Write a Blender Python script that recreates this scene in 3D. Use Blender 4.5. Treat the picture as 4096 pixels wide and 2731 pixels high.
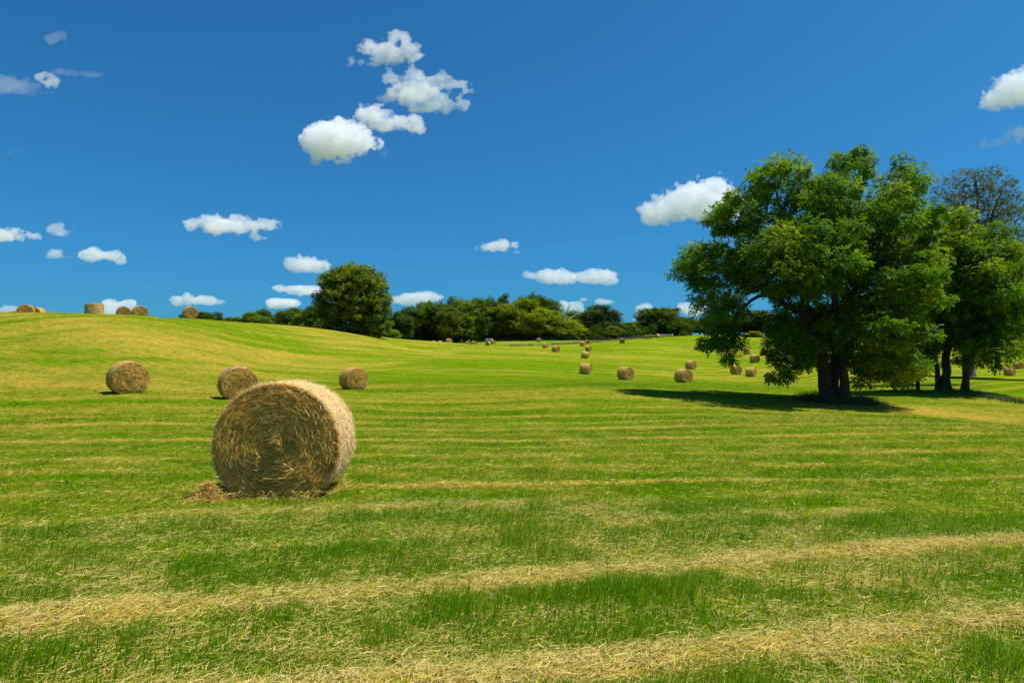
import bpy, math, os
import numpy as np
from mathutils import Vector, Matrix
for _o in list(bpy.data.objects): bpy.data.objects.remove(_o, do_unlink=True)
SC = bpy.context.scene
COL = SC.collection
PI = math.pi

# ------------------------------------------------------------------ camera, sky, sun, exposure
FPX, HZ, CAMH = 2731.0, 1498.0, 1.6          # focal length in photo pixels, horizon row, eye height
PITCH = math.atan((HZ - 1365.5) / FPX)
cam_d = bpy.data.cameras.new('camera'); cam = bpy.data.objects.new('camera', cam_d); COL.objects.link(cam)
cam.location = (0, 0, CAMH); cam.rotation_euler = (PI/2 + PITCH, 0, 0)
cam_d.lens = 24; cam_d.sensor_width = 36; cam_d.clip_start = 0.1; cam_d.clip_end = 30000
SC.camera = cam
SUN_EL, SUN_AZ = math.radians(66), math.radians(-5)     # azimuth counted from +X towards +Y
SDIR = Vector((math.cos(SUN_EL)*math.cos(SUN_AZ), math.cos(SUN_EL)*math.sin(SUN_AZ), math.sin(SUN_EL)))
world = bpy.data.worlds.new('World'); SC.world = world; world.use_nodes = True
wn = world.node_tree; bg = wn.nodes['Background']
sky = wn.nodes.new('ShaderNodeTexSky'); sky.sky_type = 'NISHITA'; sky.sun_disc = False
sky.sun_elevation = SUN_EL; sky.sun_rotation = PI/2 - SUN_AZ
sky.altitude = 600; sky.air_density = 1.0; sky.dust_density = 2.4; sky.ozone_density = 5.0
tn = wn.nodes.new('ShaderNodeMix'); tn.data_type = 'RGBA'; tn.blend_type = 'MULTIPLY'; tn.inputs[0].default_value = 1.0
tn.inputs[7].default_value = (.205, .79, 1.09, 1)          # deep polarised blue
wn.links.new(sky.outputs[0], tn.inputs[6]); wn.links.new(tn.outputs[2], bg.inputs[0])
bg.inputs[1].default_value = 0.079
sl = bpy.data.lights.new('sun', 'SUN'); sl.energy = 5.0; sl.angle = math.radians(0.53); sl.color = (1.0, 0.965, 0.90)
so = bpy.data.objects.new('sun', sl); COL.objects.link(so); so.rotation_euler = SDIR.to_track_quat('Z', 'Y').to_euler()
SC.view_settings.view_transform = 'Standard'; SC.view_settings.look = 'None'
SC.view_settings.exposure = 0.5; SC.view_settings.gamma = 1.0
SC.render.engine = 'CYCLES'
cy = SC.cycles; cy.max_bounces = 84; cy.diffuse_bounces = 3; cy.transmission_bounces = 5; cy.volume_bounces = 80
cy.transparent_max_bounces = 8; cy.use_denoising = True

# ------------------------------------------------------------------ helpers
def at(u, v, d):
    """photo pixel (4096 wide) at depth d -> world point"""
    a, b = (u - 2048)/FPX*d, (1365.5 - v)/FPX*d
    return np.array([a, d*math.cos(PITCH) - b*math.sin(PITCH), CAMH + d*math.sin(PITCH) + b*math.cos(PITCH)])
def sstep(x, a, b):
    t = np.clip((x-a)/(b-a), 0, 1); return t*t*(3-2*t)
def _h(n):
    n = (n.astype(np.int64) * 0x27d4eb2d) & 0xffffffff
    n ^= n >> 15; n = (n * 0x85ebca6b) & 0xffffffff; n ^= n >> 13
    n = (n * 0xc2b2ae35) & 0xffffffff; n ^= n >> 16
    return n.astype(np.float64) / 4294967295.0
def vn2(x, y, s=0):
    xi, yi = np.floor(x), np.floor(y); fx, fy = x-xi, y-yi
    fx = fx*fx*(3-2*fx); fy = fy*fy*(3-2*fy); xi = xi.astype(np.int64); yi = yi.astype(np.int64)
    g = lambda a, b: _h((xi+a)*73856093 ^ (yi+b)*19349663 ^ (s*83492791+17))
    return (g(0,0)*(1-fx)+g(1,0)*fx)*(1-fy) + (g(0,1)*(1-fx)+g(1,1)*fx)*fy
def vn3(x, y, z, s=0):
    xi, yi, zi = np.floor(x), np.floor(y), np.floor(z); fx, fy, fz = x-xi, y-yi, z-zi
    fx = fx*fx*(3-2*fx); fy = fy*fy*(3-2*fy); fz = fz*fz*(3-2*fz)
    xi = xi.astype(np.int64); yi = yi.astype(np.int64); zi = zi.astype(np.int64)
    g = lambda a, b, c: _h((xi+a)*73856093 ^ (yi+b)*19349663 ^ (zi+c)*83492791 ^ (s*2654435+11))
    a = (g(0,0,0)*(1-fx)+g(1,0,0)*fx)*(1-fy) + (g(0,1,0)*(1-fx)+g(1,1,0)*fx)*fy
    b = (g(0,0,1)*(1-fx)+g(1,0,1)*fx)*(1-fy) + (g(0,1,1)*(1-fx)+g(1,1,1)*fx)*fy
    return a*(1-fz)+b*fz
def fbm2(x, y, s=0, o=4, g=0.5):
    r = 0; a = 1; t = 0
    for i in range(o):
        r = r + a*vn2(x*2**i, y*2**i, s+i); t += a; a *= g
    return r/t
def fbm3(x, y, z, s=0, o=4, g=0.5):
    r = 0; a = 1; t = 0
    for i in range(o):
        r = r + a*vn3(x*2**i, y*2**i, z*2**i, s+i); t += a; a *= g
    return r/t
def mk(name, V, F, mat, col=None, parent=None, smooth=False):
    """numpy mesh: V (n,3), F = list of (m,k) index arrays, col = (n,3) colours per vertex"""
    me = bpy.data.meshes.new(name); V = np.asarray(V, np.float32)
    if isinstance(F, np.ndarray): F = [F]
    F = [f for f in F if len(f)]
    idx = np.concatenate([f.ravel() for f in F]).astype(np.int32)
    tot = np.concatenate([np.full(len(f), f.shape[1], np.int32) for f in F])
    st = np.concatenate([[0], np.cumsum(tot)[:-1]]).astype(np.int32)
    me.vertices.add(len(V)); me.vertices.foreach_set('co', V.ravel())
    me.loops.add(len(idx)); me.loops.foreach_set('vertex_index', idx)
    me.polygons.add(len(tot)); me.polygons.foreach_set('loop_start', st); me.polygons.foreach_set('loop_total', tot)
    if smooth: me.polygons.foreach_set('use_smooth', np.ones(len(tot), bool))
    if col is not None:
        ca = me.color_attributes.new('tint', 'FLOAT_COLOR', 'POINT')
        ca.data.foreach_set('color', np.hstack([col, np.ones((len(col), 1))]).astype(np.float32).ravel())
    me.update(calc_edges=True); me.materials.append(mat)
    o = bpy.data.objects.new(name, me); COL.objects.link(o)
    if parent is not None: o.parent = parent
    return o
def tag(o, label=None, cat=None, group=None, kind=None):
    for k, v in (('label', label), ('category', cat), ('group', group), ('kind', kind)):
        if v: o[k] = v
    return o
def empty(name, loc, rot=(0, 0, 0)):
    o = bpy.data.objects.new(name, None); o.empty_display_size = .3; COL.objects.link(o)
    o.location = [float(c) for c in loc]; o.rotation_euler = rot; return o
def tubes(paths, sides=7):
    """paths: list of (pts (k,3), radii (k,)) -> V, F"""
    Vs, Fs, n = [], [], 0
    for P, R in paths:
        P = np.asarray(P, float); R = np.asarray(R, float); k = len(P)
        T = np.gradient(P, axis=0); T /= np.linalg.norm(T, axis=1)[:, None] + 1e-9
        ref = np.array([1., 0, 0]) if abs(T[0][0]) < .8 else np.array([0, 1., 0])
        A = np.cross(T, ref); A /= np.linalg.norm(A, axis=1)[:, None] + 1e-9; B = np.cross(T, A)
        sd = sides if R.max() > .05 else 4
        an = np.arange(sd)/sd*2*PI
        ring = P[:, None] + R[:, None, None]*(np.cos(an)[None, :, None]*A[:, None] + np.sin(an)[None, :, None]*B[:, None])
        Vs.append(ring.reshape(-1, 3)); i = np.arange(k-1)[:, None]*sd; j = np.arange(sd)[None]; j2 = (j+1) % sd
        Fs.append((n + np.stack([i+j, i+j2, i+sd+j2, i+sd+j], -1)).reshape(-1, 4)); n += k*sd
    return np.concatenate(Vs), np.concatenate(Fs)

# ------------------------------------------------------------------ materials
def newmat(name):
    m = bpy.data.materials.new(name); m.use_nodes = True; return m, m.node_tree, m.node_tree.nodes['Principled BSDF']
def nd(nt, t, **kw):
    n = nt.nodes.new(t)
    for k, v in kw.items():
        if k.startswith('i'): n.inputs[int(k[1:])].default_value = v
        else: setattr(n, k, v)
    return n
def mix(nt, a, b, f, blend='MIX'):
    n = nt.nodes.new('ShaderNodeMix'); n.data_type = 'RGBA'; n.blend_type = blend
    for s, x in ((n.inputs[0], f), (n.inputs[6], a), (n.inputs[7], b)):
        if isinstance(x, bpy.types.NodeSocket): nt.links.new(x, s)
        else: s.default_value = x if not isinstance(x, tuple) or len(x) == 4 else (*x, 1)
    return n.outputs[2]
def noise(nt, scale, detail=4, rough=.5, vec=None):
    n = nd(nt, 'ShaderNodeTexNoise'); n.inputs['Scale'].default_value = scale
    n.inputs['Detail'].default_value = detail; n.inputs['Roughness'].default_value = rough
    if vec is not None: nt.links.new(vec, n.inputs['Vector'])
    return n.outputs[0]
def ramp(nt, x, a, b):
    n = nd(nt, 'ShaderNodeMapRange', i1=a, i2=b, i3=0.0, i4=1.0); nt.links.new(x, n.inputs[0]); return n.outputs[0]
def leaf_mat(name, trans=.4, tint=(1, 1, 1), objcol=False, rough=.5, spec=.35, tcol=(1.25, 1.2, .55)):
    m, nt, p = newmat(name)
    a = nd(nt, 'ShaderNodeVertexColor', layer_name='tint').outputs[0]
    c = mix(nt, a, tint, 1.0, 'MULTIPLY')
    if objcol:
        oi = nd(nt, 'ShaderNodeObjectInfo'); c = mix(nt, c, oi.outputs['Color'], 1.0, 'MULTIPLY')
    nt.links.new(c, p.inputs['Base Color']); p.inputs['Roughness'].default_value = rough
    p.inputs['Specular IOR Level'].default_value = spec
    t = nd(nt, 'ShaderNodeBsdfTranslucent'); c2 = mix(nt, c, tcol, 1.0, 'MULTIPLY'); nt.links.new(c2, t.inputs[0])
    mx = nd(nt, 'ShaderNodeMixShader', i0=trans)
    nt.links.new(p.outputs[0], mx.inputs[1]); nt.links.new(t.outputs[0], mx.inputs[2])
    nt.links.new(mx.outputs[0], nt.nodes['Material Output'].inputs[0]); return m
def bark_mat(name, c1, c2, scale=6):
    m, nt, p = newmat(name)
    tc = nd(nt, 'ShaderNodeTexCoord'); mp = nd(nt, 'ShaderNodeMapping'); mp.inputs[3].default_value = (1, 1, .18)
    nt.links.new(tc.outputs['Object'], mp.inputs[0])
    n = noise(nt, scale, 6, .65, mp.outputs[0]); c = mix(nt, (*c1, 1), (*c2, 1), ramp(nt, n, .35, .65))
    nt.links.new(c, p.inputs['Base Color']); p.inputs['Roughness'].default_value = .9
    b = nd(nt, 'ShaderNodeBump'); b.inputs['Strength'].default_value = .9; b.inputs['Distance'].default_value = .05
    nt.links.new(n, b.inputs['Height']); nt.links.new(b.outputs[0], p.inputs['Normal']); return m
# ------------------------------------------------------------------ clouds (closed meshes filled with even scattering vapour)
def surface_nets(f):
    s = f > 0; nx, ny, nz = f.shape
    acc = np.zeros((nx-1, ny-1, nz-1, 3)); cnt = np.zeros((nx-1, ny-1, nz-1))
    sl_ = lambda o: tuple(slice(o[i], f.shape[i]-1+o[i]) for i in range(3))
    C = [(i, j, k) for i in (0, 1) for j in (0, 1) for k in (0, 1)]
    for a in C:
        for ax in range(3):
            if a[ax]: continue
            b = list(a); b[ax] = 1
            fa, fb = f[sl_(a)], f[sl_(b)]; m = (fa > 0) != (fb > 0)
            t = np.where(m, fa/np.where(m, fa-fb, 1), 0)
            for c in range(3):
                acc[..., c] += np.where(m, a[c] + (t if c == ax else 0), 0)
            cnt += m
    vm = cnt > 0; vid = -np.ones(vm.shape, np.int64); vid[vm] = np.arange(vm.sum())
    V = np.argwhere(vm) + acc[vm]/cnt[vm][:, None]
    Q = []
    for ax in range(3):
        o1, o2 = (ax+1) % 3, (ax+2) % 3
        a = [slice(1, -1)]*3; a[ax] = slice(0, -1); b = list(a); b[ax] = slice(1, None)
        sa, sb = s[tuple(a)], s[tuple(b)]
        g = np.argwhere(sa != sb); ins = sa[tuple(g.T)]
        p = g.copy(); p[:, o1] += 1; p[:, o2] += 1
        def cell(d1, d2):
            q = p.copy(); q[:, o1] -= d1; q[:, o2] -= d2; return vid[tuple(q.T)]
        q = np.stack([cell(1, 1), cell(0, 1), cell(0, 0), cell(1, 0)], 1)
        q[~ins] = q[~ins][:, ::-1]; Q.append(q)
    Q = np.concatenate(Q); Q = Q[(Q >= 0).all(1)]
    return V, Q
def cloud_mat(name, dens):
    m = bpy.data.materials.new(name); m.use_nodes = True; nt = m.node_tree
    nt.nodes.remove(nt.nodes['Principled BSDF'])
    v = nd(nt, 'ShaderNodeVolumePrincipled'); v.inputs['Color'].default_value = (1, .988, .998, 1)
    v.inputs['Density'].default_value = dens; v.inputs['Anisotropy'].default_value = 0.0
    nt.links.new(v.outputs[0], nt.nodes['Material Output'].inputs['Volume']); return m
MC = [cloud_mat('cloud_vapour', .018), cloud_mat('thin_cloud_vapour', .01), cloud_mat('cirrus_vapour', .003)]
def cloud(label, lumps, org, sc, dist, mat=0, amp=.75, wave=30, seed=1, step=2.6, cell=None, zt=.8):
    """lumps in crop coordinates (cx, cy, rx, ry); org/sc map them to photo pixels; dist in metres"""
    L = np.array(lumps, float); L[:, 0] = org[0] + L[:, 0]*sc; L[:, 1] = org[1] + L[:, 1]*sc; L[:, 2:] *= sc*(1.2 if dist > 2500 else 1.06)
    m = 8 + 2*step
    u0, u1 = (L[:, 0]-L[:, 2]).min()-m, (L[:, 0]+L[:, 2]).max()+m
    v0, v1 = (L[:, 1]-L[:, 3]).min()-m, (L[:, 1]+L[:, 3]).max()+m
    rw = np.minimum((L[:, 2]+L[:, 3])/2, L[:, 3]*1.6)*zt; w1 = rw.max()+m
    U, W, Vv = np.meshgrid(np.arange(u0, u1, step), np.arange(-w1, w1, step), np.arange(v0, v1, step), indexing='ij')
    f = np.full(U.shape, -9.0); rs = np.random.default_rng(seed)
    for (cx, cy, rx, ry), r3 in zip(L, rw):
        q = np.sqrt(((U-cx)/rx)**2 + ((Vv-cy)/ry)**2 + ((W-rs.uniform(-.2, .2)*r3)/r3)**2)
        g = (1-q)*np.sqrt(min(rx, ry)/26); f = np.maximum(f, g) + .12*np.exp(-np.abs(f-g)*6)*(f > -8)
    n = fbm3(U/wave, W/wave, Vv/wave*1.15, seed*7, 6, .66)
    f = f - amp*(n-.455)*3.8*(1-sstep(f, .45, .8))
    for ax in range(3):
        q = [slice(None)]*3
        for e in (0, -1): q[ax] = e; f[tuple(q)] = -1
    V, Q = surface_nets(f)
    u = u0 + V[:, 0]*step; w = -w1 + V[:, 1]*step; v = v0 + V[:, 2]*step
    d = dist*(1 + w/FPX)
    a, b = (u-2048)/FPX*d, (1365.5-v)/FPX*d
    P = np.stack([a, d*math.cos(PITCH)-b*math.sin(PITCH), CAMH+d*math.sin(PITCH)+b*math.cos(PITCH)], 1)
    c = P.mean(0); o = mk('cloud', P-c, Q[:, ::-1], MC[mat], smooth=True); o.location = [float(x) for x in c]
    # keep optical depth comparable whatever the distance
    return tag(o, label, 'cloud', 'clouds in the blue sky')
K1 = ((1100, 50), .4252); K2 = ((0, 50), .7013)
cloud('ragged white cloud with small holes, highest of the four stacked together',
      [(770, 340, 50, 26), (880, 310, 75, 60), (1120, 240, 75, 75), (1225, 245, 65, 75), (1060, 360, 170, 80), (1260, 360, 110, 60), (960, 450, 90, 50), (1360, 400, 70, 32), (1110, 420, 190, 60)], *K1, 2300, seed=1)
cloud('broad ragged white cloud trailing wisps to its right, second from top of the stacked four',
      [(1080, 620, 80, 70), (1300, 590, 110, 70), (1340, 760, 260, 120), (1050, 800, 80, 55), (1550, 620, 100, 60), (1500, 850, 150, 70), (1620, 900, 50, 60), (1700, 680, 130, 42), (1810, 740, 80, 24), (1790, 860, 80, 45), (1740, 790, 36, 60), (1320, 880, 120, 55)], *K1, 1800, seed=2)
cloud('small elongated white cloud between the broad ragged cloud and the lowest of the stack',
      [(920, 960, 140, 80), (1010, 1040, 160, 65), (1150, 1040, 130, 60), (1250, 1080, 130, 42), (1330, 1050, 70, 70), (1370, 1100, 45, 30)], *K1, 2700, seed=3)
cloud('plump rounded white cloud, lowest and leftmost of the stacked four',
      [(420, 1200, 150, 140), (590, 1120, 150, 110), (600, 1230, 200, 130), (760, 1200, 150, 130), (400, 1360, 60, 70), (900, 1230, 90, 55), (670, 1380, 60, 30), (500, 1320, 120, 70)], *K1, 3300, seed=4, amp=.7)
cloud('tiny pale puff just right of the lowest stacked cloud', [(1035, 1320, 40, 42)], *K1, 1800, mat=1, seed=5)
cloud('faint wispy scrap below the left tip of the highest stacked cloud', [(710, 480, 34, 55), (820, 480, 36, 30)], *K1, 1800, mat=1, seed=6)
cloud('large white cloud partly hidden behind the crown of the big walnut tree',
      [(90, 460, 100, 60), (190, 420, 120, 70), (300, 370, 130, 80), (390, 330, 90, 70), (330, 450, 180, 55), (60, 490, 60, 34), (440, 420, 120, 80)], (2560, 500), .7653, 2300, seed=7, amp=.62)
cloud('white cloud cut off by the upper right edge of the sky', [(4000, 400, 75, 38), (4060, 350, 80, 60), (4130, 340, 90, 75), (3970, 425, 45, 18)], (0, 0), 1, 1900, seed=8, amp=.66)
cloud('small torn cloud above the sparse tree at right', [(4070, 535, 50, 28), (4010, 560, 45, 16), (3965, 582, 38, 15)], (0, 0), 1, 1900, mat=1, seed=9)
cloud('small bright tilted cloud near the upper left, amid thin streaks', [(240, 365, 46, 32), (290, 400, 52, 34), (320, 418, 30, 20)], *K2, 2000, seed=10, amp=.6)
cloud('faint veil of cloud at the far upper left edge', [(40, 400, 120, 48), (130, 430, 120, 34), (250, 455, 90, 16)], *K2, 2000, mat=2, seed=11, wave=60)
cloud('faint stretched streak of cloud right of the small bright tilted cloud', [(330, 340, 60, 14), (400, 350, 80, 18), (520, 350, 130, 20)], *K2, 2000, mat=2, seed=12, wave=60)
cloud('faint grey puff, topmost at the upper left', [(320, 145, 60, 30), (390, 175, 50, 12)], *K2, 2000, mat=2, seed=13, wave=50)
cloud('small thin tuft of cloud at the left edge, halfway up the sky', [(85, 798, 38, 18)], *K2, 2000, mat=1, seed=14)
cloud('flat white cloud touching the left edge of the sky', [(20, 1265, 90, 34), (110, 1270, 90, 22), (180, 1278, 40, 12)], *K2, 2600, seed=15, amp=.6)
cloud('thin round puff right of the flat cloud at the left edge', [(300, 1240, 48, 26), (350, 1250, 50, 24), (335, 1225, 40, 16)], *K2, 2600, mat=1, seed=16, amp=.7)
cloud('long low cloud with a narrow waist above the standing bale', [(320, 1375, 46, 24), (300, 1398, 34, 14), (400, 1390, 60, 9), (520, 1380, 70, 32), (580, 1395, 70, 22), (670, 1390, 46, 28), (690, 1418, 40, 22)], *K2, 2600, seed=17, amp=.55, step=2.4)
cloud('long puffy cloud above the left hill, right of centre of the hillside', [(1100, 1212, 48, 36), (1180, 1190, 50, 36), (1240, 1215, 110, 46), (1330, 1215, 80, 46), (1430, 1215, 70, 36), (1530, 1215, 60, 28), (1475, 1283, 44, 16)], *K2, 2600, seed=18, amp=.62)
K3 = ((1000, 1000), .4252)
cloud('small white cloud left of the round crown of the sycamore, upper of three', [(420, 130, 75, 65), (540, 130, 110, 55), (650, 150, 90, 50), (540, 195, 45, 22)], *K3, 2900, seed=19, amp=.5, step=2.4)
cloud('small white cloud touching the sycamore, middle of three', [(280, 362, 70, 24), (420, 370, 90, 42), (530, 375, 110, 44), (620, 385, 60, 30)], *K3, 3900, seed=20, amp=.5, step=2.4)
cloud('small flat cloud just above the far trees, lowest of three beside the sycamore', [(220, 505, 80, 32), (310, 500, 120, 36), (400, 505, 60, 28)], *K3, 4700, seed=21, amp=.5, step=2.4)
cloud('white arched cloud rising behind the dark wood right of the sycamore', [(1440, 465, 100, 30), (1560, 445, 130, 42), (1650, 435, 110, 46), (1740, 450, 90, 30), (1560, 490, 200, 28)], *K3, 3200, seed=22, amp=.42, step=2.4)
cloud('long flat-bottomed white cloud above the single bale on the hill brow', [(1850, 128, 60, 46), (1960, 118, 80, 52), (2090, 132, 80, 46), (2200, 138, 90, 40), (2000, 155, 200, 26), (2300, 148, 50, 26)], (0, 1150), .3827, 3200, seed=23, amp=.42, step=2.4)
cloud('low white cloud behind the pair of bales on the hill crest', [(440, 1218, 40, 16), (500, 1225, 50, 20), (430, 1248, 36, 26)], (0, 0), 1, 3000, seed=24, amp=.45, step=2.4)
cloud('dim low cloud behind the bales at the far left crest', [(30, 1240, 36, 16), (70, 1240, 36, 12)], (0, 0), 1, 3000, mat=1, seed=25, amp=.45, step=2.4)
K4 = ((1900, 1100), .4252)
cloud('white flat-bottomed cloud high over the middle wood, left half of the twin clouds', [(520, 5, 60, 30), (680, 0, 80, 46), (800, 15, 110, 58), (880, 20, 80, 50), (760, 50, 150, 32)], *K4, 3000, seed=26, amp=.42, step=2.4)
cloud('white flat-bottomed cloud high over the middle wood, right half of the twin clouds', [(1030, 20, 80, 46), (1130, 5, 90, 60), (1230, 5, 80, 60), (1170, 50, 150, 36), (1270, 35, 50, 44)], *K4, 3000, seed=27, amp=.42, step=2.4)
cloud('small white cloud with a tail, alone between the stacked clouds and the twin clouds', [(1960, 990, 42, 16), (2010, 980, 52, 20), (2055, 1010, 34, 6)], (0, 0), 1, 2800, seed=28, amp=.5, step=2.4)
cloud('white cloud behind the bare dead tree', [(830, 290, 60, 40), (920, 300, 70, 50), (990, 300, 50, 40)], *K4, 3200, seed=29, amp=.45, step=2.4)
cloud('tiny white cloud right above the bare dead tree', [(1030, 232, 50, 24)], *K4, 3200, seed=30, amp=.4, step=2.4)
cloud('small white cloud above the round tree right of the dead tree', [(1180, 245, 50, 18), (1250, 250, 80, 22)], *K4, 3200, seed=31, amp=.4, step=2.4)
cloud('white cloud rising left of the dark pair of trees on the right ridge', [(1560, 340, 50, 40), (1620, 320, 60, 46), (1570, 430, 60, 22), (1500, 425, 40, 14)], *K4, 3200, seed=32, amp=.42, step=2.4)
cloud('white cloud between the dark ridge trees and the hanging boughs of the walnut', [(1960, 310, 70, 40), (2060, 330, 90, 50), (2120, 320, 60, 34)], *K4, 3200, seed=33, amp=.42, step=2.4)
# ------------------------------------------------------------------ bales: (u centre, v base, height in photo px, D, kind/turn, label) used for the terrain too
# turn = angle of the visible end face from facing the camera, + to the right ; 'S' = standing on end
BALES = [
 # u, base v, depth, turn, lean, size, label
 (511, 1569, 31.5, 14, 0, 1.0, 'round hay bale alone on the left slope, its coiled end facing the camera'),
 (948, 1594, 30.5, 10, 0, 1.0, 'round hay bale with a scrap of blue twine, just behind the big foreground bale'),
 (1413, 1556, 45.5, 27, 0, 1.0, 'round hay bale standing alone in mid field, right of the foreground bale'),
 (58, 1284, 95, 5, 0, 1.0, 'hay bale sunk behind the crest, only its cap showing left of an overlapping pair'),
 (103, 1272, 80, -8, 0, 1.1, 'front hay bale of the overlapping pair at the far left of the hill crest'),
 (146, 1274, 84, -30, 0, 1.0, 'rear hay bale of the overlapping pair at the far left of the hill crest'),
 (194, 1290, 92, 0, 0, 1.0, 'hay bale almost wholly hidden, a sliver over the crest right of the overlapping pair'),
 (376, 1269, 66, 'S', 0, 1.04, 'hay bale standing on end on the hill crest, seen as a drum with flat top'),
 (495, 1274, 80, 0, 0, 1.0, 'left hay bale of two side by side on the crest, right of the drum'),
 (560, 1277, 75, 9, 0, 1.0, 'right hay bale of two side by side on the crest, right of the drum'),
 (759, 1274, 82, 12, 0, 1.0, 'hay bale alone on the hill brow beneath a long flat cloud'),
 (1732, 1383, 205, -40, 0, 1.0, 'leftmost distant hay bale before the wood, only a low cap above the hill edge'),
 (1762, 1380, 205, 35, 0, 1.0, 'distant hay bale half sunk behind the hill edge, second of three before the wood'),
 (1796, 1374, 190, 40, 0, 1.0, 'distant hay bale fully seen on the hill edge, rightmost of three before the wood'),
 (1873, 1384, 240, 30, 0, 1.0, 'pale distant hay bale peeping out left behind a nearer bale by the wire fence'),
 (1896, 1381, 232, 30, 0, 1.1, 'distant hay bale by the wire fence that hides most of a pale bale'),
 (1952, 1382, 235, -30, 0, 1.0, 'distant hay bale at the wire fence, in front of and left of a higher one'),
 (1972, 1375, 245, 35, 0, 1.0, 'distant hay bale below the wooden gate, behind and right of a lower one'),
 (2157, 1367, 250, 30, 0, 1.0, 'distant hay bale alone in the strip between wire fence and wood'),
 (2182, 1392, 205, 50, 0, 1.0, 'hay bale just before the wire fence, seen mostly from its rolled side'),
 (2223, 1407, 152, 42, 0, 1.0, 'hay bale below the wire fence with its shaded coiled end turned right'),
 (2333, 1383, 205, 55, 0, 1.0, 'front hay bale of the touching pair at the end of the wire fence'),
 (2350, 1378, 226, 20, 0, 1.0, 'rear hay bale of the touching pair at the end of the wire fence'),
 (2355, 1405, 186, 47, 0, 1.0, 'hay bale with a bright end, right above the leaning bale in the valley'),
 (2337, 1433, 139, 72, 13, 1.0, 'hay bale leaning to the right in the middle of the valley'),
 (2343, 1496, 89, 64, 0, 1.0, 'hay bale seen from the side with a narrow lit end, nearest under the leaning one'),
 (2502, 1518, 76.5, 42, 0, 1.0, 'hay bale with clear coils right of centre, left of the tree shadow tip'),
 (2489, 1371, 199, 5, 0, 1.0, 'hay bale with a dark round end, alone near the crest below the hedge'),
 (2586, 1355, 240, 15, 0, 1.0, 'left hay bale of the three on the ridge beside the white rails'),
 (2603, 1353, 246, 15, 0, 1.0, 'middle hay bale of the three on the ridge beside the white rails'),
 (2630, 1351, 250, -62, 8, 1.0, 'right hay bale of the three on the ridge, tilted beside the white rails'),
 (2733, 1529.5, 72, 42, 0, 1.0, 'nearest hay bale left of the walnut tree, coiled end turned right'),
 (2764, 1476, 114, 50, -8, 1.0, 'tilted hay bale with a dark end just behind the nearest bale by the tree'),
 (2788, 1400, 192, 30, 0, 1.0, 'hay bale partly behind the left tip of the hanging walnut boughs'),
 (2915, 1442, 150, 30, 0, 1.0, 'hay bale mostly hidden behind the hanging tip of the walnut boughs'),
 (2943, 1496, 112, 42, 0, 1.0, 'hay bale below the hanging boughs, left one of two in the tree gap'),
 (3004, 1505, 108, 66, 0, 1.0, 'hay bale below the gap in the tree, seen from the side, right of two'),
 (2988, 1410, 139, 'S', 0, 0.95, 'hay bale standing on end, seen through the gap in the boughs'),
 (3019, 1451, 130, 32, 0, 1.0, 'hay bale seen whole in the gap between hanging boughs and lower branches'),
 (3085, 1527, 94, 60, 0, 1.0, 'hay bale half covered by low branches left of the walnut trunks'),
 (4039, 1502, 114, 64, 0, 1.0, 'hay bale in the open at the right edge of the field'),
 (4074, 1475, 139, 50, 0, 1.0, 'hay bale partly under dark leaves at the far right edge, behind another'),
]
# ------------------------------------------------------------------ terrain height: control points in (bearing, log depth)
CP = [(b[0], b[1], b[2]) for b in BALES]
CP += [(0, 1249, 58), (200, 1249.5, 58), (340, 1253, 60), (466, 1257, 64), (590, 1262, 68), (760, 1272, 82), (900, 1284, 92), (1040, 1295, 100),
       (1210, 1306, 112), (1338, 1322, 122), (1465, 1337, 135), (1550, 1350, 146), (1700, 1362.5, 165), (1800, 1371, 178)]
CP += [(0, 1330, 47), (300, 1400, 43), (700, 1440, 47), (1000, 1440, 60), (1250, 1440, 75), (1500, 1430, 90), (1750, 1420, 120),
       (0, 1570, 31), (200, 1655, 24), (1000, 1720, 19.6), (1700, 1640, 31), (1700, 1540, 52),
       (760, 1300, 110), (1000, 1325, 140), (1300, 1350, 170), (1550, 1376, 200), (0, 1300, 110), (300, 1300, 110), (500, 1300, 110),
       (900, 1330, 200), (1200, 1345, 215), (1450, 1370, 230),
       (2005, 1384, 226), (2136, 1382, 226), (2250, 1376, 228), (2323, 1372, 230), (1862, 1378, 240),
       (1824, 1371, 262), (1950, 1365, 262), (2166, 1361, 265), (2300, 1361, 265), (2500, 1357, 262), (2700, 1347, 255), (2900, 1341, 250), (3100, 1342, 250), (3300, 1346, 250),
       (3320, 1606, 40), (3790, 1563, 52), (3850, 1569, 50), (3650, 1566, 52), (4096, 1573, 52), (3400, 1575, 52), (4096, 1530, 75), (3800, 1520, 80), (4096, 1400, 200), (3700, 1390, 200),
       (2410, 1555, 41), (2560, 1600, 35), (2800, 1575, 40), (3150, 1648, 32), (3600, 1652, 33.5), (2048, 1530, 58), (2048, 1450, 100), (2600, 1450, 120), (3092, 1672, 26), (3892, 1671, 35), (4096, 1660, 38), (3700, 1625, 40), (3400, 1690, 23), (2300, 1700, 23), (3950, 1700, 22)]
_P = np.array([at(*c) for c in CP]); _X = np.stack([np.arctan2(_P[:, 0], _P[:, 1])*3.2, np.log(np.hypot(_P[:, 0], _P[:, 1]))*1.6], 1); _Z = _P[:, 2].copy()
for th in np.radians([-60, -45, -30, -10, 10, 30, 45, 60]):
    for r in (4, 9, 16):
        if abs(th) > .9 or r < 16 or True:
            _X = np.vstack([_X, [th*3.2, math.log(r)*1.6]]); _Z = np.append(_Z, 0.0)
for th in np.radians([-50, -38, -25, -12, 0, 12, 25, 38, 50]):
    _X = np.vstack([_X, [th*3.2, math.log(420)*1.6]]); _Z = np.append(_Z, 24.0)
def _k(r2): return np.where(r2 > 0, .5*r2*np.log(np.maximum(r2, 1e-12)), 0)
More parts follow.
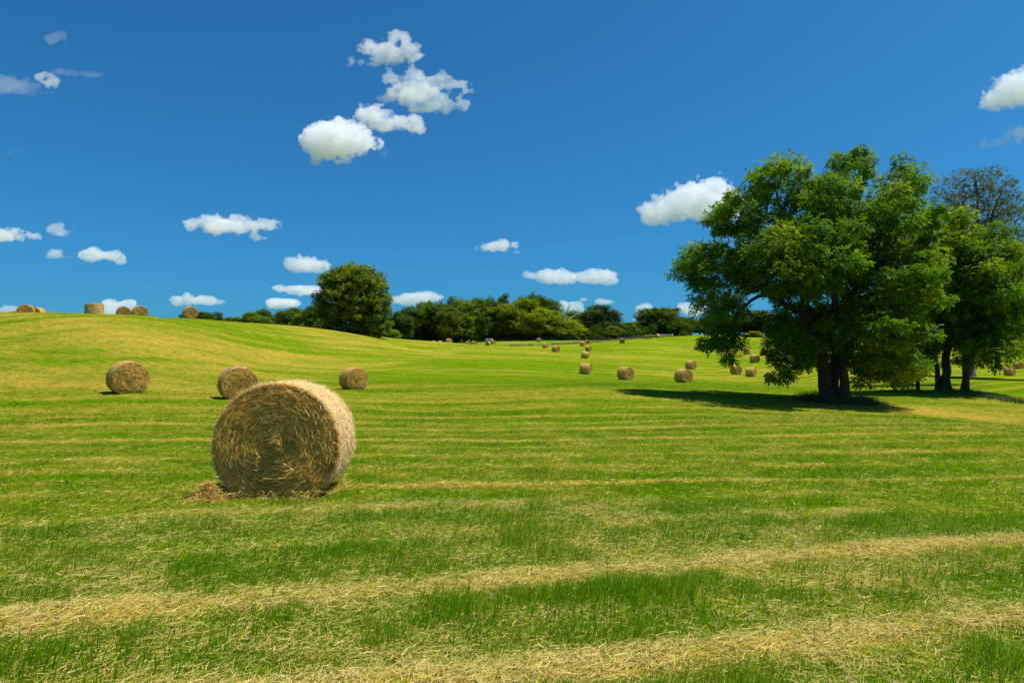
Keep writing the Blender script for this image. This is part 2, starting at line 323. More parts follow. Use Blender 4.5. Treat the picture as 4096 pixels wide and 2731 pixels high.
_n = len(_X); _A = np.zeros((_n+3, _n+3)); _A[:_n, :_n] = _k(((_X[:, None]-_X[None])**2).sum(-1)) + np.eye(_n)*.004
_A[:_n, _n] = 1; _A[:_n, _n+1:] = _X; _A[_n, :_n] = 1; _A[_n+1:, :_n] = _X.T
_W = np.linalg.solve(_A, np.append(_Z, [0, 0, 0]))
def H0(x, y):
    x = np.atleast_1d(np.asarray(x, float)); y = np.atleast_1d(np.asarray(y, float))
    sh = x.shape; x, y = x.ravel(), y.ravel(); out = np.empty(len(x))
    r = np.hypot(x, y); th = np.clip(np.arctan2(x, y), -1.0, 1.0); rr = np.clip(r, 3.0, 430)
    q = np.stack([th*3.2, np.log(rr)*1.6], 1)
    for i in range(0, len(x), 20000):
        s = slice(i, i+20000); out[s] = _k(((q[s, None]-_X[None])**2).sum(-1))@_W[:_n] + _W[_n] + q[s]@_W[_n+1:]
    back = sstep(np.abs(np.arctan2(x, y)), 1.0, 2.2)
    out = out*(1-back)*sstep(r, 6, 14) + out*(1-back)*0
    out = out*(1-sstep(r, 430, 1500)) - 14*sstep(r, 500, 1800)
    return out.reshape(sh)
# swaths: dry = how much cut straw lies here, lush = how deep green
def rowc(x, y):
    s = .07 + .20*(1-sstep(y, 6, 12)); return y - x*s
BAND = [(3.75, .25, .9), (5.42, .28, .95), (7.2, .3, .30), (8.75, .3, .38), (10.15, .17, .85), (12.0, .3, .42), (13.6, .35, .65), (15.4, .3, .42), (17.3, .4, .8), (19.4, .4, .5), (21.5, .5, .75), (24, .5, .5), (27, .6, .6), (31, .7, .5), (36, .9, .55), (42, 1.1, .45)]
def field(x, y):
    r = np.hypot(x, y); rc = rowc(x, y)
    rw = rc + .5*(fbm2(x*.35, y*.35, 3)-.5)*np.clip(r/12, .6, 2)
    # near and middle: rows lie across the view ; left hill: rows follow the contour ; right rise: rows climb to the right
    dry = np.zeros_like(x)
    for c, w, a in BAND: dry = np.maximum(dry, a*(1-sstep(x, 18, 26)*(c > 17))*np.exp(-((rw-c)/w)**2)*(.02+1.45*fbm2(x*.6+c*9, y*.6, 5)))
    far = sstep(r, 20, 30)
    rows = fbm2(rc/1.7, x*.05, 11, 3); rows2 = fbm2(rc/4.5, x*.03, 12, 2)
    hillw = sstep(-x, 6, 16)*sstep(y, 30, 50); rightw = sstep(x, 22, 32)*sstep(y, 42, 60)*(1-.8*sstep(y, 85, 130))
    ch = x*.94 - y*.34; al = x*.34+y*.94; rh = fbm2(ch/.9, al*.05, 21, 4)*.62 + .38*fbm2(ch*.35, al*.09, 22, 4)
    cr = y*.70 - x*.66; rr_ = .5+.5*np.sin(cr*2*PI/3.2 + 2*fbm2(x*.1, y*.1, 31)); rr_ = rr_*.6+.4*fbm2(cr/2, x*.05, 33, 3)
    pat = (rows*.6+rows2*.4)*(1-hillw)*(1-rightw) + rh*hillw + rr_*rightw*(1-hillw)
    pat = (pat-.5)*(1.7+.5*hillw)+.5
    patch = fbm2(x*.09, y*.06, 41, 4)
    base = .15 + .75*(pat-.5) + .55*(patch-.5)
    # browner brow of the left hill, vivid green hollow round the trees
    u = 2048+FPX*x/np.maximum(y, .5)
    brow = np.exp(-((np.log(np.maximum(y, 1))-3.98)/.22)**2)*sstep(-x, 14, 26)
    base += .24*brow + .05*hillw
    base -= .12*np.exp(-((x-12)/16)**2-((y-62)/20)**2)
    base += .55*1.0*np.exp(-((x-24.5)/5.5)**2-((y-34)/4.5)**2) + .6*np.exp(-((x-19.5)/4)**2-((y-36.5)/2.5)**2)
    clump = fbm2(x*1.3, y*1.3, 51, 4)
    near = .12 + .6*(clump-.45)
    d = np.maximum(dry, near*(1-far)*.8 + base*far) + (fbm2(x*2.2, y*2.2, 61, 3)-.5)*.35
    lush = fbm2(x*.35, rw*1.1, 71, 4) + .10*np.exp(-((rw-6.4)/.5)**2) + .15*np.exp(-((rw-4.55)/.35)**2)*fbm2(x*1.2, y, 72) - .8*dry
    return np.clip(d, 0, 1), np.clip((lush-.34)*1.4, 0, 1)
def H(x, y): return H0(x, y)
def G1(x, y): return float(H0([x], [y])[0])

# ------------------------------------------------------------------ the field as one sheet to the horizon
th = np.concatenate([np.linspace(-PI, -.86, 50)[:-1], np.linspace(-.86, .86, 760), np.linspace(.86, PI, 50)[1:]])
rr = np.concatenate([[.02], np.geomspace(1.2, 420, 620), np.geomspace(440, 6000, 24)])
TH, RR = np.meshgrid(th[:-1], rr, indexing='ij'); gx, gy = (RR*np.sin(TH)), (RR*np.cos(TH))
gz = H0(gx, gy); fd, fl = field(gx, gy)
gz = gz + np.where(RR < 60, (fbm2(gx*3, gy*3, 81, 3)-.5)*.05 + .03*(fd-.3), 0)
nT, nR = TH.shape; i = np.arange(nT)[:, None]; j = np.arange(nR-1)[None]
i2 = (i+1) % nT
F = np.stack([i*nR+j, i*nR+j+1, i2*nR+j+1, i2*nR+j], -1).reshape(-1, 4)[:, ::-1]
mg, nt, p = newmat('mown_field')
a = nd(nt, 'ShaderNodeVertexColor', layer_name='tint'); sp = nd(nt, 'ShaderNodeSeparateColor'); nt.links.new(a.outputs[0], sp.inputs[0])
geo = nd(nt, 'ShaderNodeNewGeometry'); pos = geo.outputs['Position']
mp = nd(nt, 'ShaderNodeMapping'); mp.inputs[3].default_value = (.35, 1, .35); nt.links.new(pos, mp.inputs[0])
n1 = noise(nt, 2.2, 6, .72, mp.outputs[0]); n2 = noise(nt, .9, 8, .8, mp.outputs[0]); n3 = noise(nt, 14, 4, .7, pos)
def addn(x, n, k):
    s = nd(nt, 'ShaderNodeMath', operation='MULTIPLY_ADD', i1=k); nt.links.new(n, s.inputs[0]); nt.links.new(x, s.inputs[2]); return s.outputs[0]
mp2 = nd(nt, 'ShaderNodeMapping'); mp2.inputs[3].default_value = (.8, 1, 1); nt.links.new(pos, mp2.inputs[0])
n4 = noise(nt, .7, 9, .78, mp2.outputs[0])
dv = addn(sp.outputs[0], n1, .9); dv = addn(dv, n2, .6); dv = addn(dv, n4, 1.1)
f1 = ramp(nt, dv, 1.28, 2.0)
lv = addn(sp.outputs[1], n1, .9); lv = addn(lv, n4, 1.0); f2 = ramp(nt, lv, .75, 1.75)
green = mix(nt, (.135, .230, .001, 1), (.060, .158, .001, 1), f2)
straw = mix(nt, (.36, .225, .022, 1), (.44, .33, .055, 1), n3)
c = mix(nt, green, straw, f1); c = mix(nt, c, mix(nt, (.38, .45, .38, 1), (1.45, 1.4, 1.35, 1), ramp(nt, n3, .32, .68)), 1.0, 'MULTIPLY')
n5 = noise(nt, 2.6, 7, .85, pos)
c = mix(nt, c, mix(nt, (.52, .60, .52, 1), (1.42, 1.34, 1.3, 1), ramp(nt, n5, .34, .66)), 1.0, 'MULTIPLY')
nt.links.new(c, p.inputs['Base Color']); p.inputs['Roughness'].default_value = .95; p.inputs['Specular IOR Level'].default_value = .0
b = nd(nt, 'ShaderNodeBump'); b.inputs['Strength'].default_value = .8; b.inputs['Distance'].default_value = .10
nt.links.new(addn(n3, n5, 2.0), b.inputs['Height']); nt.links.new(b.outputs[0], p.inputs['Normal'])
go = mk('field_ground', np.stack([gx, gy, gz], -1).reshape(-1, 3), F, mg, np.stack([fd, fl, fd*0], -1).reshape(-1, 3), smooth=True)
tag(go, kind='structure')
del TH, RR, F

# ------------------------------------------------------------------ grass blades and lying straw
rg = np.random.default_rng(5)
def blades(x, y, h, w, lean, tone, segs=2, spread=.6):
    """upright tapering ribbons"""
    n = len(x); z = H0(x, y)-.01; az = rg.uniform(0, 2*PI, n); la = rg.normal(.4, .9, n)   # lean partly downwind (to the right)
    wx, wy = np.cos(az)*w/2, np.sin(az)*w/2; lx, ly = np.cos(la), np.sin(la); V = []
    ts = [0, .55, 1] if segs == 2 else [0, 1]
    for t in ts:
        k = lean*h*t**1.7; cx, cyy = x+lx*k, y+ly*k; cz = z + h*t*np.sqrt(np.maximum(1-(lean*t)**2*.6, .1))
        ww = 1.0 if t == 0 else (.8 if t < 1 else 0)
        if t < 1: V += [np.stack([cx-wx*ww, cyy-wy*ww, cz], 1), np.stack([cx+wx*ww, cyy+wy*ww, cz], 1)]
        else: V += [np.stack([cx, cyy, cz], 1)]
    m = len(V); V = np.stack(V, 1).reshape(-1, 3); b = np.arange(n)[:, None]*m
    if segs == 2: Fs = [b+np.array([[0, 1, 3, 2]]), b+np.array([[2, 3, 4]])]
    else: Fs = [b+np.array([[0, 1, 2]])]
    return V, Fs, np.repeat(tone, m, axis=0)
def straws(x, y, L, w, tone, zlift):
    n = len(x); az = rg.normal(.9, 1.1, n); el = rg.normal(.05, .16, n); z = H0(x, y)+zlift
    dx, dy, dz = np.cos(az)*np.cos(el)*L/2, np.sin(az)*np.cos(el)*L/2, np.sin(el)*L/2
    px_, py_ = -np.sin(az)*w/2, np.cos(az)*w/2; bend = rg.normal(0, .07, n)*L
    c = np.stack([x, y, z], 1); d = np.stack([dx, dy, dz], 1); s = np.stack([px_, py_, w*.5*rg.uniform(-1, 1, n)], 1); q = s/np.maximum(w, 1e-6)[:, None]*2*bend[:, None]*.5
    V = np.stack([c-d-s, c-d+s, c+q-s, c+q+s, c+d-s*.5, c+d+s*.5], 1).reshape(-1, 3); b = np.arange(n)[:, None]*6
    return V, [b+np.array([[0, 1, 3, 2]]), b+np.array([[2, 3, 5, 4]])], np.repeat(tone, 6, axis=0)
def scatter(n, r0, r1, p, half=.72):
    """p: density falls as r**-p"""
    u = rg.uniform(0, 1, n); e = 2-p
    r = (r0**e + u*(r1**e-r0**e))**(1/e) if abs(e) > 1e-6 else r0*(r1/r0)**u
    t = rg.uniform(-half, half, n); return r*np.sin(t), r*np.cos(t), r
GC = np.array([[.100, .245, .002], [.135, .280, .002], [.185, .31, .003], [.29, .34, .010], [.60, .49, .12]])
def tones(n, dryness, lushness):
    t = np.clip(1.6 + 2.3*dryness - 1.15*lushness + rg.normal(0, .65, n), 0, 3.999); i = t.astype(int); f = (t-i)[:, None]
    return (GC[i]*(1-f)+GC[i+1]*f)*rg.uniform(.75, 1.25, n)[:, None]
mgr = leaf_mat('grass_blade', trans=.6, rough=.5, spec=.12, tcol=(1.2, 1.25, .5))
mst = leaf_mat('cut_straw', trans=.25, rough=.6, spec=.12, tcol=(1, .95, .8))
def build_grass():
    V, F_, C_, off = [], [], [], 0
    def add(t):
        nonlocal off
        V.append(t[0]); C_.append(t[2]); F_.extend([f+off for f in t[1]]); off += len(t[0])
    for n, r0, r1, p, ws, segs in ((190000, 2.9, 9, 1.0, 1.0, 2), (210000, 9, 24, 1.1, 1.7, 1), (420000, 24, 120, 1.6, 4.2, 1)):
        x, y, r = scatter(n, r0, r1, p); d, l = field(x, y)
        keep = rg.uniform(0, 1, n) > d*.55; x, y, r, d, l = [q[keep] for q in (x, y, r, d, l)]; n = len(x)
        cl = fbm2(x*2.6, y*2.6, 91, 3); tall = np.clip((cl-.42)*3, 0, 1)
        rcn = rowc(x, y); front = np.exp(-((rcn-4.75)/.28)**2) + .8*np.exp(-((rcn-2.9)/.5)**2)*sstep(x, 0, 1.5) + .45*np.exp(-((rcn-6.5)/.6)**2)
        h = (.04 + .055*tall + .03*l + .09*tall*np.clip(front, 0, 1))*rg.uniform(.45, 1.35, n)*(1-.55*d)
        h *= np.where(rg.uniform(0, 1, n) > .985, 1.7, 1)
        w = rg.uniform(.0028, .0062, n)*ws*np.clip(r/10, .9, 1.0)
        add(blades(x, y, h, w, np.clip(rg.normal(.5, .3, n), 0, .95), tones(n, d, l), segs))
    # taller regrowth in clumps: front rows, the lower right corner, round the big bale
    n = 30000; x, y, r = scatter(n, 2.9, 13, 1.0); rcn = rowc(x, y); cl = fbm2(x*3.1, y*3.1, 97, 3); d, l = field(x, y)
    wgt = np.exp(-((rcn-4.55)/.28)**2) + 1.2*(1-sstep(rcn, 2.9, 3.3))*sstep(x, -.3, .8) + .5*np.exp(-((rcn-6.5)/.5)**2) + .35*np.exp(-((rcn-8)/.4)**2) + 2.5*np.exp(-((x+3.0)/.9)**2-((y-8.62)/.16)**2) + .06
    ok = rg.uniform(0, 1, n) < wgt*np.clip((cl-.36)*4, .05, 1); x, y, d, l = x[ok], y[ok], d[ok], l[ok]; n = len(x)
    add(blades(x, y, rg.uniform(.08, .19, n), rg.uniform(.0045, .0085, n), np.clip(rg.normal(.4, .28, n), 0, .95), tones(n, 0*d, .25+.75*l), 2))
    o = mk('grass', np.concatenate(V), F_, mgr, np.concatenate(C_)); tag(o, kind='stuff')
    V, F_, C_, off = [], [], [], 0
    for n, r0, r1, p, ws in ((260000, 2.9, 9, 1.0, 1.0), (100000, 9, 30, 1.2, 1.9), (60000, 30, 90, 1.9, 4)):
        x, y, r = scatter(n, r0, r1, p); d, l = field(x, y)
        keep = rg.uniform(0, 1, n) < .12 + 1.1*d; x, y, r, d, l = [q[keep] for q in (x, y, r, d, l)]; n = len(x)
        t = rg.uniform(0, 1, n)[:, None]; tone = (np.array([.72, .58, .20])*t + np.array([.60, .40, .11])*(1-t)); g = rg.uniform(0, 1, n)[:, None] < .25
        tone = np.where(g, np.array([.34, .40, .03]), tone)*rg.uniform(.6, 1.2, n)[:, None]
        add(straws(x, y, rg.uniform(.03, .12, n)*ws**.25, rg.uniform(.0016, .0034, n)*ws**.9, tone, rg.uniform(.0, .035, n)*(.5+d)))
    o = mk('cut_straw', np.concatenate(V), F_, mst, np.concatenate(C_)); tag(o, kind='stuff')
build_grass()
# ------------------------------------------------------------------ hay bales
R_B, L_B = .75, 1.22
mhay, nt, p = newmat('hay')
a = nd(nt, 'ShaderNodeVertexColor', layer_name='tint').outputs[0]; tc = nd(nt, 'ShaderNodeTexCoord').outputs['Object']
n1 = noise(nt, 38, 5, .75, tc); c = mix(nt, a, mix(nt, (.55, .5, .45, 1), (1.35, 1.35, 1.35, 1), ramp(nt, n1, .3, .7)), .8, 'MULTIPLY')
nt.links.new(c, p.inputs['Base Color']); p.inputs['Roughness'].default_value = .8; p.inputs['Specular IOR Level'].default_value = .2
bm_ = nd(nt, 'ShaderNodeBump'); bm_.inputs['Strength'].default_value = .8; bm_.inputs['Distance'].default_value = .03
nt.links.new(n1, bm_.inputs['Height']); nt.links.new(bm_.outputs[0], p.inputs['Normal'])
mstalk = leaf_mat('hay_stalk', trans=.25, rough=.5, spec=.2, tcol=(1.05, .95, .8))
mtw, _, p = newmat('blue_twine'); p.inputs['Base Color'].default_value = (.08, .25, .75, 1)
rb = np.random.default_rng(77)
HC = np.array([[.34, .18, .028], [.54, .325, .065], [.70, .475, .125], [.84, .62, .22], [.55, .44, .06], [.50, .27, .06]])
def hay_col(n, k=1.0):
    i = rb.choice(6, n, p=[.17, .26, .25, .14, .08, .10]); return HC[i]*rb.uniform(.75, 1.2, n)[:, None]*k
def ribbons(P, D, N, L, w, bend):
    """flat stalks: centre P, direction D, facing N"""
    S = np.cross(D, N); S /= np.linalg.norm(S, axis=1)[:, None]+1e-9; S *= w[:, None]/2; d = D*L[:, None]/2; q = N*bend[:, None]
    V = np.stack([P-d-S, P-d+S, P+q-S, P+q+S, P+d-S*.4, P+d+S*.4], 1).reshape(-1, 3); b = np.arange(len(P))[:, None]*6
    return V, [b+np.array([[0, 1, 3, 2]]), b+np.array([[2, 3, 5, 4]])]
def sag(V):
    """the bale settles: flattened foot, slightly wider low down"""
    z = V[:, 2]; V[:, 0] *= 1+.05*np.exp(-((z-.2)/.4)**2); lo = z < .09
    V[lo, 2] = .09 - (.09-z[lo])*.2; V[:, 2] -= .075; return V
def bale_meshes(ns, ne, nf, seed, wk, nr=60, na=160, pale=.25):
    """side roll and one end face: ns stalks on the side, ne on the end"""
    R, Lh = R_B, L_B/2
    # side
    an = np.linspace(0, 2*PI, na, endpoint=False); ys = np.concatenate([[-Lh*.97], np.linspace(-Lh*.93, Lh*.93, nf), [Lh*.97]])
    A, Y = np.meshgrid(an, ys, indexing='ij'); e = (1-(np.abs(Y)/Lh)**10*.06)
    rr = R*e*(1+.018*(fbm3(np.cos(A)*2.5+5, np.sin(A)*2.5+5, Y*2.5, seed, 4)-.5)*2) + .022*(fbm3(np.cos(A)*4+5, np.sin(A)*4, Y*17, seed+5, 3)-.5)*2
    V = np.stack([rr*np.cos(A), Y, R+rr*np.sin(A)], -1).reshape(-1, 3); nY = len(ys)
    i = np.arange(na)[:, None]; j = np.arange(nY-1)[None]; i2 = (i+1) % na
    F = np.stack([i*nY+j, i2*nY+j, i2*nY+j+1, i*nY+j+1], -1).reshape(-1, 4)
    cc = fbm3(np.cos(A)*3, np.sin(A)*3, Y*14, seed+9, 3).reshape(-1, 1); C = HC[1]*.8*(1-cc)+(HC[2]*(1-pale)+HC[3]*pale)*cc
    n = ns; a_ = rb.uniform(0, 2*PI, n); y_ = rb.uniform(-Lh, Lh, n)*.99; lift = rb.uniform(-.004, .03, n)+(rb.uniform(0, 1, n) > .95)*rb.uniform(0, .05, n)
    N = np.stack([np.cos(a_), 0*a_, np.sin(a_)], 1); T = np.stack([-np.sin(a_), 0*a_, np.cos(a_)], 1); Yv = np.array([[0, 1., 0]])
    t = rb.normal(0, .75, n)[:, None]; D = T*np.cos(t)+Yv*np.sin(t)+N*rb.normal(.03, .18, n)[:, None]; D /= np.linalg.norm(D, axis=1)[:, None]
    N = N + .35*rb.normal(0, 1, (n, 3)); N /= np.linalg.norm(N, axis=1)[:, None]
    L = rb.uniform(.05, .2, n)*np.where(rb.uniform(0, 1, n) < .08, 1.8, 1); P = np.stack([np.cos(a_)*(R+lift), y_, R+np.sin(a_)*(R+lift)], 1)
    V2, F2 = ribbons(P, D, N, L, rb.uniform(.003, .0065, n)*wk, -L*.08)
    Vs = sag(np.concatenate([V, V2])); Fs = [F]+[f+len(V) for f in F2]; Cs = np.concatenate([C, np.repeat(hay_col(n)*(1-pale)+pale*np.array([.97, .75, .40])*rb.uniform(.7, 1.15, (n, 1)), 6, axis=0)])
    side = (Vs, Fs, Cs, len(F))
    # end face (at -Y), spiral layers
    rad = np.linspace(0.001, 1, nr)*R*.985; A, Q = np.meshgrid(an, rad, indexing='ij')
    spi = np.sin((Q/.052 + A/(2*PI))*2*PI + 5*fbm3(np.cos(A)*Q*4+9, np.sin(A)*Q*4, Q, seed+20, 3))
    out = .022*spi*(.3+fbm3(np.cos(A)*Q*6, np.sin(A)*Q*6, Q*0, seed+21, 2)) + .07*(fbm3(np.cos(A)*Q*3+3, np.sin(A)*Q*3+3, Q*0, seed+22, 4)-.5) + .05*np.exp(-(Q/.10)**2) - .05*(Q/R)**6
    V = np.stack([Q*np.cos(A), -Lh-out, R+Q*np.sin(A)], -1).reshape(-1, 3)
    j = np.arange(nr-1)[None]; F = np.stack([i*nr+j, i*nr+j+1, i2*nr+j+1, i2*nr+j], -1).reshape(-1, 4)[:, ::-1]
    cc = np.clip(.35+.35*spi+.5*(fbm3(np.cos(A)*Q*5, np.sin(A)*Q*5, Q, seed+23, 3)-.5), 0, 1).reshape(-1, 1); C = HC[0]*.5*(1-cc)+HC[1]*cc  # shade of the gaps between coils is put into the base colour
    n = ne; q = R*np.sqrt(rb.uniform(0.0005, 1, n))*.99; a_ = rb.uniform(0, 2*PI, n)
    er = np.stack([np.cos(a_), 0*a_, np.sin(a_)], 1); T = np.stack([-np.sin(a_), 0*a_, np.cos(a_)], 1)
    t = np.where(rb.uniform(0, 1, n) < .8, rb.normal(.06, .34, n), rb.normal(0, .9, n))[:, None]
    D = T*np.cos(t)+er*np.sin(t); D[:, 1] += rb.normal(-.02, .16, n); D /= np.linalg.norm(D, axis=1)[:, None]
    N = np.array([[0, -1., 0]])+.75*rb.normal(0, 1, (n, 3)); N /= np.linalg.norm(N, axis=1)[:, None]
    L = np.minimum(rb.uniform(.04, .22, n)*np.where(rb.uniform(0, 1, n) < .06, 1.8, 1), .03+q*.8); lay = .05*np.exp(-(q/.10)**2)-.05*(q/R)**6
    patch = fbm3(er[:, 0]*q*3+3, er[:, 2]*q*3+3, q*0, seed+22, 4)
    P = er*q[:, None]; P[:, 2] += R; P[:, 1] = -Lh-lay-.07*(patch-.5)-rb.uniform(-.004, .034, n)
    V2, F2 = ribbons(P-er*(L**2/(8*np.maximum(q, .05)))[:, None]*.5, D, N, L, rb.uniform(.003, .006, n)*wk, L*0)
    # bend stalks round the spiral: push the middle outward
    V2 = V2.reshape(-1, 6, 3); V2[:, 2:4] += (er*(L**2/(8*np.maximum(q, .08)))[:, None])[:, None]; V2 = V2.reshape(-1, 3)
    kk = (.72+1.0*patch)*(1+.22*np.sin((q/.052+a_/(2*PI))*2*PI))  # stalk colour darkened in rings too, as gap shade between the coils
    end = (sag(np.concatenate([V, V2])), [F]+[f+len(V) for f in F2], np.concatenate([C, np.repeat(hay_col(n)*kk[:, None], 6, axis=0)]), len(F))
    return side, end
def make_part(name, data, parent):
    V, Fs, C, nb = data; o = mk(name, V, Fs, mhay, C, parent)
    o.data.materials.append(mstalk); mi = np.ones(sum(len(f) for f in Fs), np.int32); mi[:nb] = 0
    o.data.polygons.foreach_set('material_index', mi); return o
def make_bale(side, end, loc):
    r = empty('hay_bale', loc); make_part('rolled_side', side, r); e1 = make_part('coiled_end', end, r)
    e2 = e1.copy(); COL.objects.link(e2); e2.parent = r; e2.rotation_euler = (0, 0, PI); return r
def copy_bale(src):
    r = src.copy(); COL.objects.link(r)
    for ch in list(src.children):
        c_ = ch.copy(); COL.objects.link(c_); c_.parent = r
    return r
GRP = 'round hay bales scattered over the mown field'
# the big bale in front: axis straight away from the camera
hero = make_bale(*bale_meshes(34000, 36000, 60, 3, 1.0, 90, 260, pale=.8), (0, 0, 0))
d0 = 8.9; xc = (1085-2048)/FPX*d0
hero.location = (xc+.02, d0+.66, 0.0); hero.rotation_euler = (0, 0, math.radians(3.5)); hero.scale = (1.05, 1.0, 1.03)
hero.location.z = G1(xc, d0+.6)+.0
tag(hero, 'big round hay bale close in the foreground, coiled shaded end facing the camera', 'hay bale', GRP)
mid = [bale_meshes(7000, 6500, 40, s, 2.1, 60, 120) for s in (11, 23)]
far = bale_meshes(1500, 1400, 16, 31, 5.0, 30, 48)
protos = {}
for k, (u, v, d, turn, lean, s, label) in enumerate(BALES):
    key = 'm%d' % (k % 2) if d < 50 else 'f'
    P = at(u, v, d); x, y = P[0], P[1]
    if key not in protos: r = protos[key] = make_bale(*(mid[k % 2] if key != 'f' else far), (0, 0, 0))
    else: r = copy_bale(protos[key])
    vd = math.atan2(-x, y)                       # heading that turns the -Y end towards the camera
    stand = turn == 'S'
    gz_ = G1(x, y); ax = (G1(x+.6, y)-G1(x-.6, y))/1.2; ay = (G1(x, y+.6)-G1(x, y-.6))/1.2
    rz = vd + (0 if stand else math.radians(turn))
    r.rotation_euler = (0, 0, 0)
    M = Matrix.Rotation(math.atan(ay), 4, 'X') @ Matrix.Rotation(-math.atan(ax) + math.radians(lean), 4, 'Y') @ Matrix.Rotation(rz, 4, 'Z')
    if stand:
        M = M @ Matrix.Rotation(PI/2, 4, 'X') @ Matrix.Translation((0, 0, -R_B)); off = Vector((0, 0, L_B/2))
    else: off = Vector((0, 0, -.02))
    r.matrix_world = Matrix.Translation(Vector((x, y, gz_))+off) @ M @ Matrix.Scale(s, 4)
    tag(r, label, 'hay bale', GRP)
    if u == 948:
        tw = tubes([(np.array([[-.45, -.50, 1.36], [-.50, -.44, 1.345], [-.53, -.36, 1.30], [-.58, -.38, 1.25]]), np.full(4, .018)), (np.array([[-.50, -.47, 1.36], [-.53, -.46, 1.31], [-.60, -.47, 1.24]]), np.full(3, .016)), (np.array([[-.55, -.52, 1.29], [-.52, -.40, 1.34]]), np.full(2, .015))])
        mk('blue_twine', tw[0], tw[1], mtw, None, r)
# loose hay at the foot of the big bale
n = 2000; q = np.abs(rb.normal(0, .10, n)); a_ = rb.uniform(0, 2*PI, n); hx, hy = (846-2048)/FPX*8.8, 8.8
px_ = hx+np.cos(a_)*q*1.2; py_ = hy+np.sin(a_)*q; pz = H0(px_, py_)+np.maximum(.22*np.exp(-(q/.13)**2)*rb.uniform(0, 1, n), .0)+.01
D = rb.normal(0, 1, (n, 3))*np.array([1, 1, .55]); D /= np.linalg.norm(D, axis=1)[:, None]; N = rb.normal(0, 1, (n, 3)); N /= np.linalg.norm(N, axis=1)[:, None]
L = rb.uniform(.06, .2, n); V, Fs = ribbons(np.stack([px_, py_, pz], 1), D, N, L, rb.uniform(.003, .006, n), L*.15)
tag(mk('loose_hay', V, Fs, mstalk, np.repeat(hay_col(n), 6, axis=0)), 'small tangled heap of loose hay at the left foot of the big bale', 'hay heap')

n = 420; t = rb.uniform(-1, 1, n); hx0, hy0 = hero.location.x, hero.location.y
px_ = hx0+t*.62+rb.normal(0, .04, n); py_ = hy0-.60-np.abs(rb.normal(0, .12, n)); k = rb.uniform(0, 1, n) < .45
px_ = np.where(k, hx0+.66+np.abs(rb.normal(0, .10, n)), px_); py_ = np.where(k, hy0+rb.uniform(-.66, .62, n), py_)
D = rb.normal(0, 1, (n, 3))*np.array([1, 1, .4]); D /= np.linalg.norm(D, axis=1)[:, None]; N = rb.normal(0, 1, (n, 3)); N /= np.linalg.norm(N, axis=1)[:, None]
L = rb.uniform(.05, .17, n); V, Fs = ribbons(np.stack([px_, py_, H0(px_, py_)+rb.uniform(.0, .10, n)], 1), D, N, L, rb.uniform(.003, .006, n), L*.15)
tag(mk('loose_hay', V, Fs, mstalk, np.repeat(hay_col(n), 6, axis=0)), kind='stuff')
# ------------------------------------------------------------------ trees
MB = bark_mat('dark_bark', (.025, .020, .015), (.085, .07, .055)); MBP = bark_mat('pale_bark', (.30, .28, .24), (.62, .60, .54), 3)
MBG = bark_mat('grey_dead_wood', (.33, .31, .28), (.55, .53, .49), 4)
ML = leaf_mat('walnut_leaf', trans=.45, rough=.6, spec=.12, tcol=(1.35, 1.3, .45))
MF = leaf_mat('far_leaf', trans=.32, rough=.6, spec=.12, objcol=True, tcol=(1.3, 1.25, .5))
def grow(stems, targets, rng, k=.35, seglen=.9, droop=.0):
    """stems: list of (pts, r0, r1) or (pts, r0, r1, (stem, point)). Greedy tree towards targets; returns tube paths"""
    pos, par, wt, rad0 = [], [], [], []
    paths = []
    pl = []                                             # path length from root
    for st in stems:
        pts, r0, r1 = st[:3]; ids = []
        pts = np.asarray(pts, float); seg = np.linalg.norm(np.diff(pts, axis=0), axis=1); cum = np.concatenate([[0], np.cumsum(seg)])
        m = max(4, int(cum[-1]/.5)); tt = np.linspace(0, cum[-1], m); P = np.stack([np.interp(tt, cum, pts[:, c]) for c in range(3)], 1)
        if m > 6:
            for _ in range(2): P[1:-1] = (P[:-2]+2*P[1:-1]+P[2:])/4
        P[1:-1] += rng.normal(0, .03*min(1, r0*4), P[1:-1].shape)
        R = r0+(r1-r0)*(np.linspace(0, 1, m))**.8
        for a, b in zip(P, R): pos.append(a); pl.append(cum[-1]*0 + (len(ids)*.5)*.6); rad0.append(b); ids.append(len(pos)-1)
        if r0 > .2 and P[0][2] < min(p_[2] for p_ in P)+.05:      # root flare
            R = R.copy(); R[0] *= 1.45; R[1] *= 1.12
        paths.append((P, R))
    pos = [np.array(p_) for p_ in pos]; ns = len(pos); parent = [-1]*ns; w = [0]*ns; branches = []
    T = np.asarray(targets); sp_ = np.array(pos); dd = np.min(np.linalg.norm(T[:, None]-sp_[None], axis=2), axis=1); order = np.argsort(dd)
    for ti in order:
        t = T[ti]; A = np.array(pos); d = np.linalg.norm(A-t, axis=1); cost = d + k*np.array(pl) + .6*np.maximum(A[:, 2]-t[2]-.3, 0)
        i = int(np.argmin(cost)); L = d[i]; m = max(2, int(L/seglen)+1); a = A[i]
        mid_ = (a+t)/2 + np.array([0, 0, .16*L]) + rng.normal(0, .07*L, 3); s = np.linspace(0, 1, m+1)[:, None]
        P = (1-s)**2*a+2*s*(1-s)*mid_+s*s*t; P[1:] += rng.normal(0, .03, P[1:].shape)
        ids = [i]; last = i
        for q in P[1:]:
            pos.append(q); pl.append(pl[last]+L/m); parent.append(last); w.append(0); last = len(pos)-1; ids.append(last)
        j = last
        while j >= 0: w[j] += 1; j = parent[j]
        branches.append((ids, P))
    for ids, P in branches:
        ww = np.array([w[ids[1]]]+[w[q] for q in ids[1:]], float); R = .016*np.maximum(ww, .6)**.52
        if ids[0] < ns: R = np.minimum(R, rad0[ids[0]]*.8)
        R[-1] = .008; paths.append((P, R))
    return paths
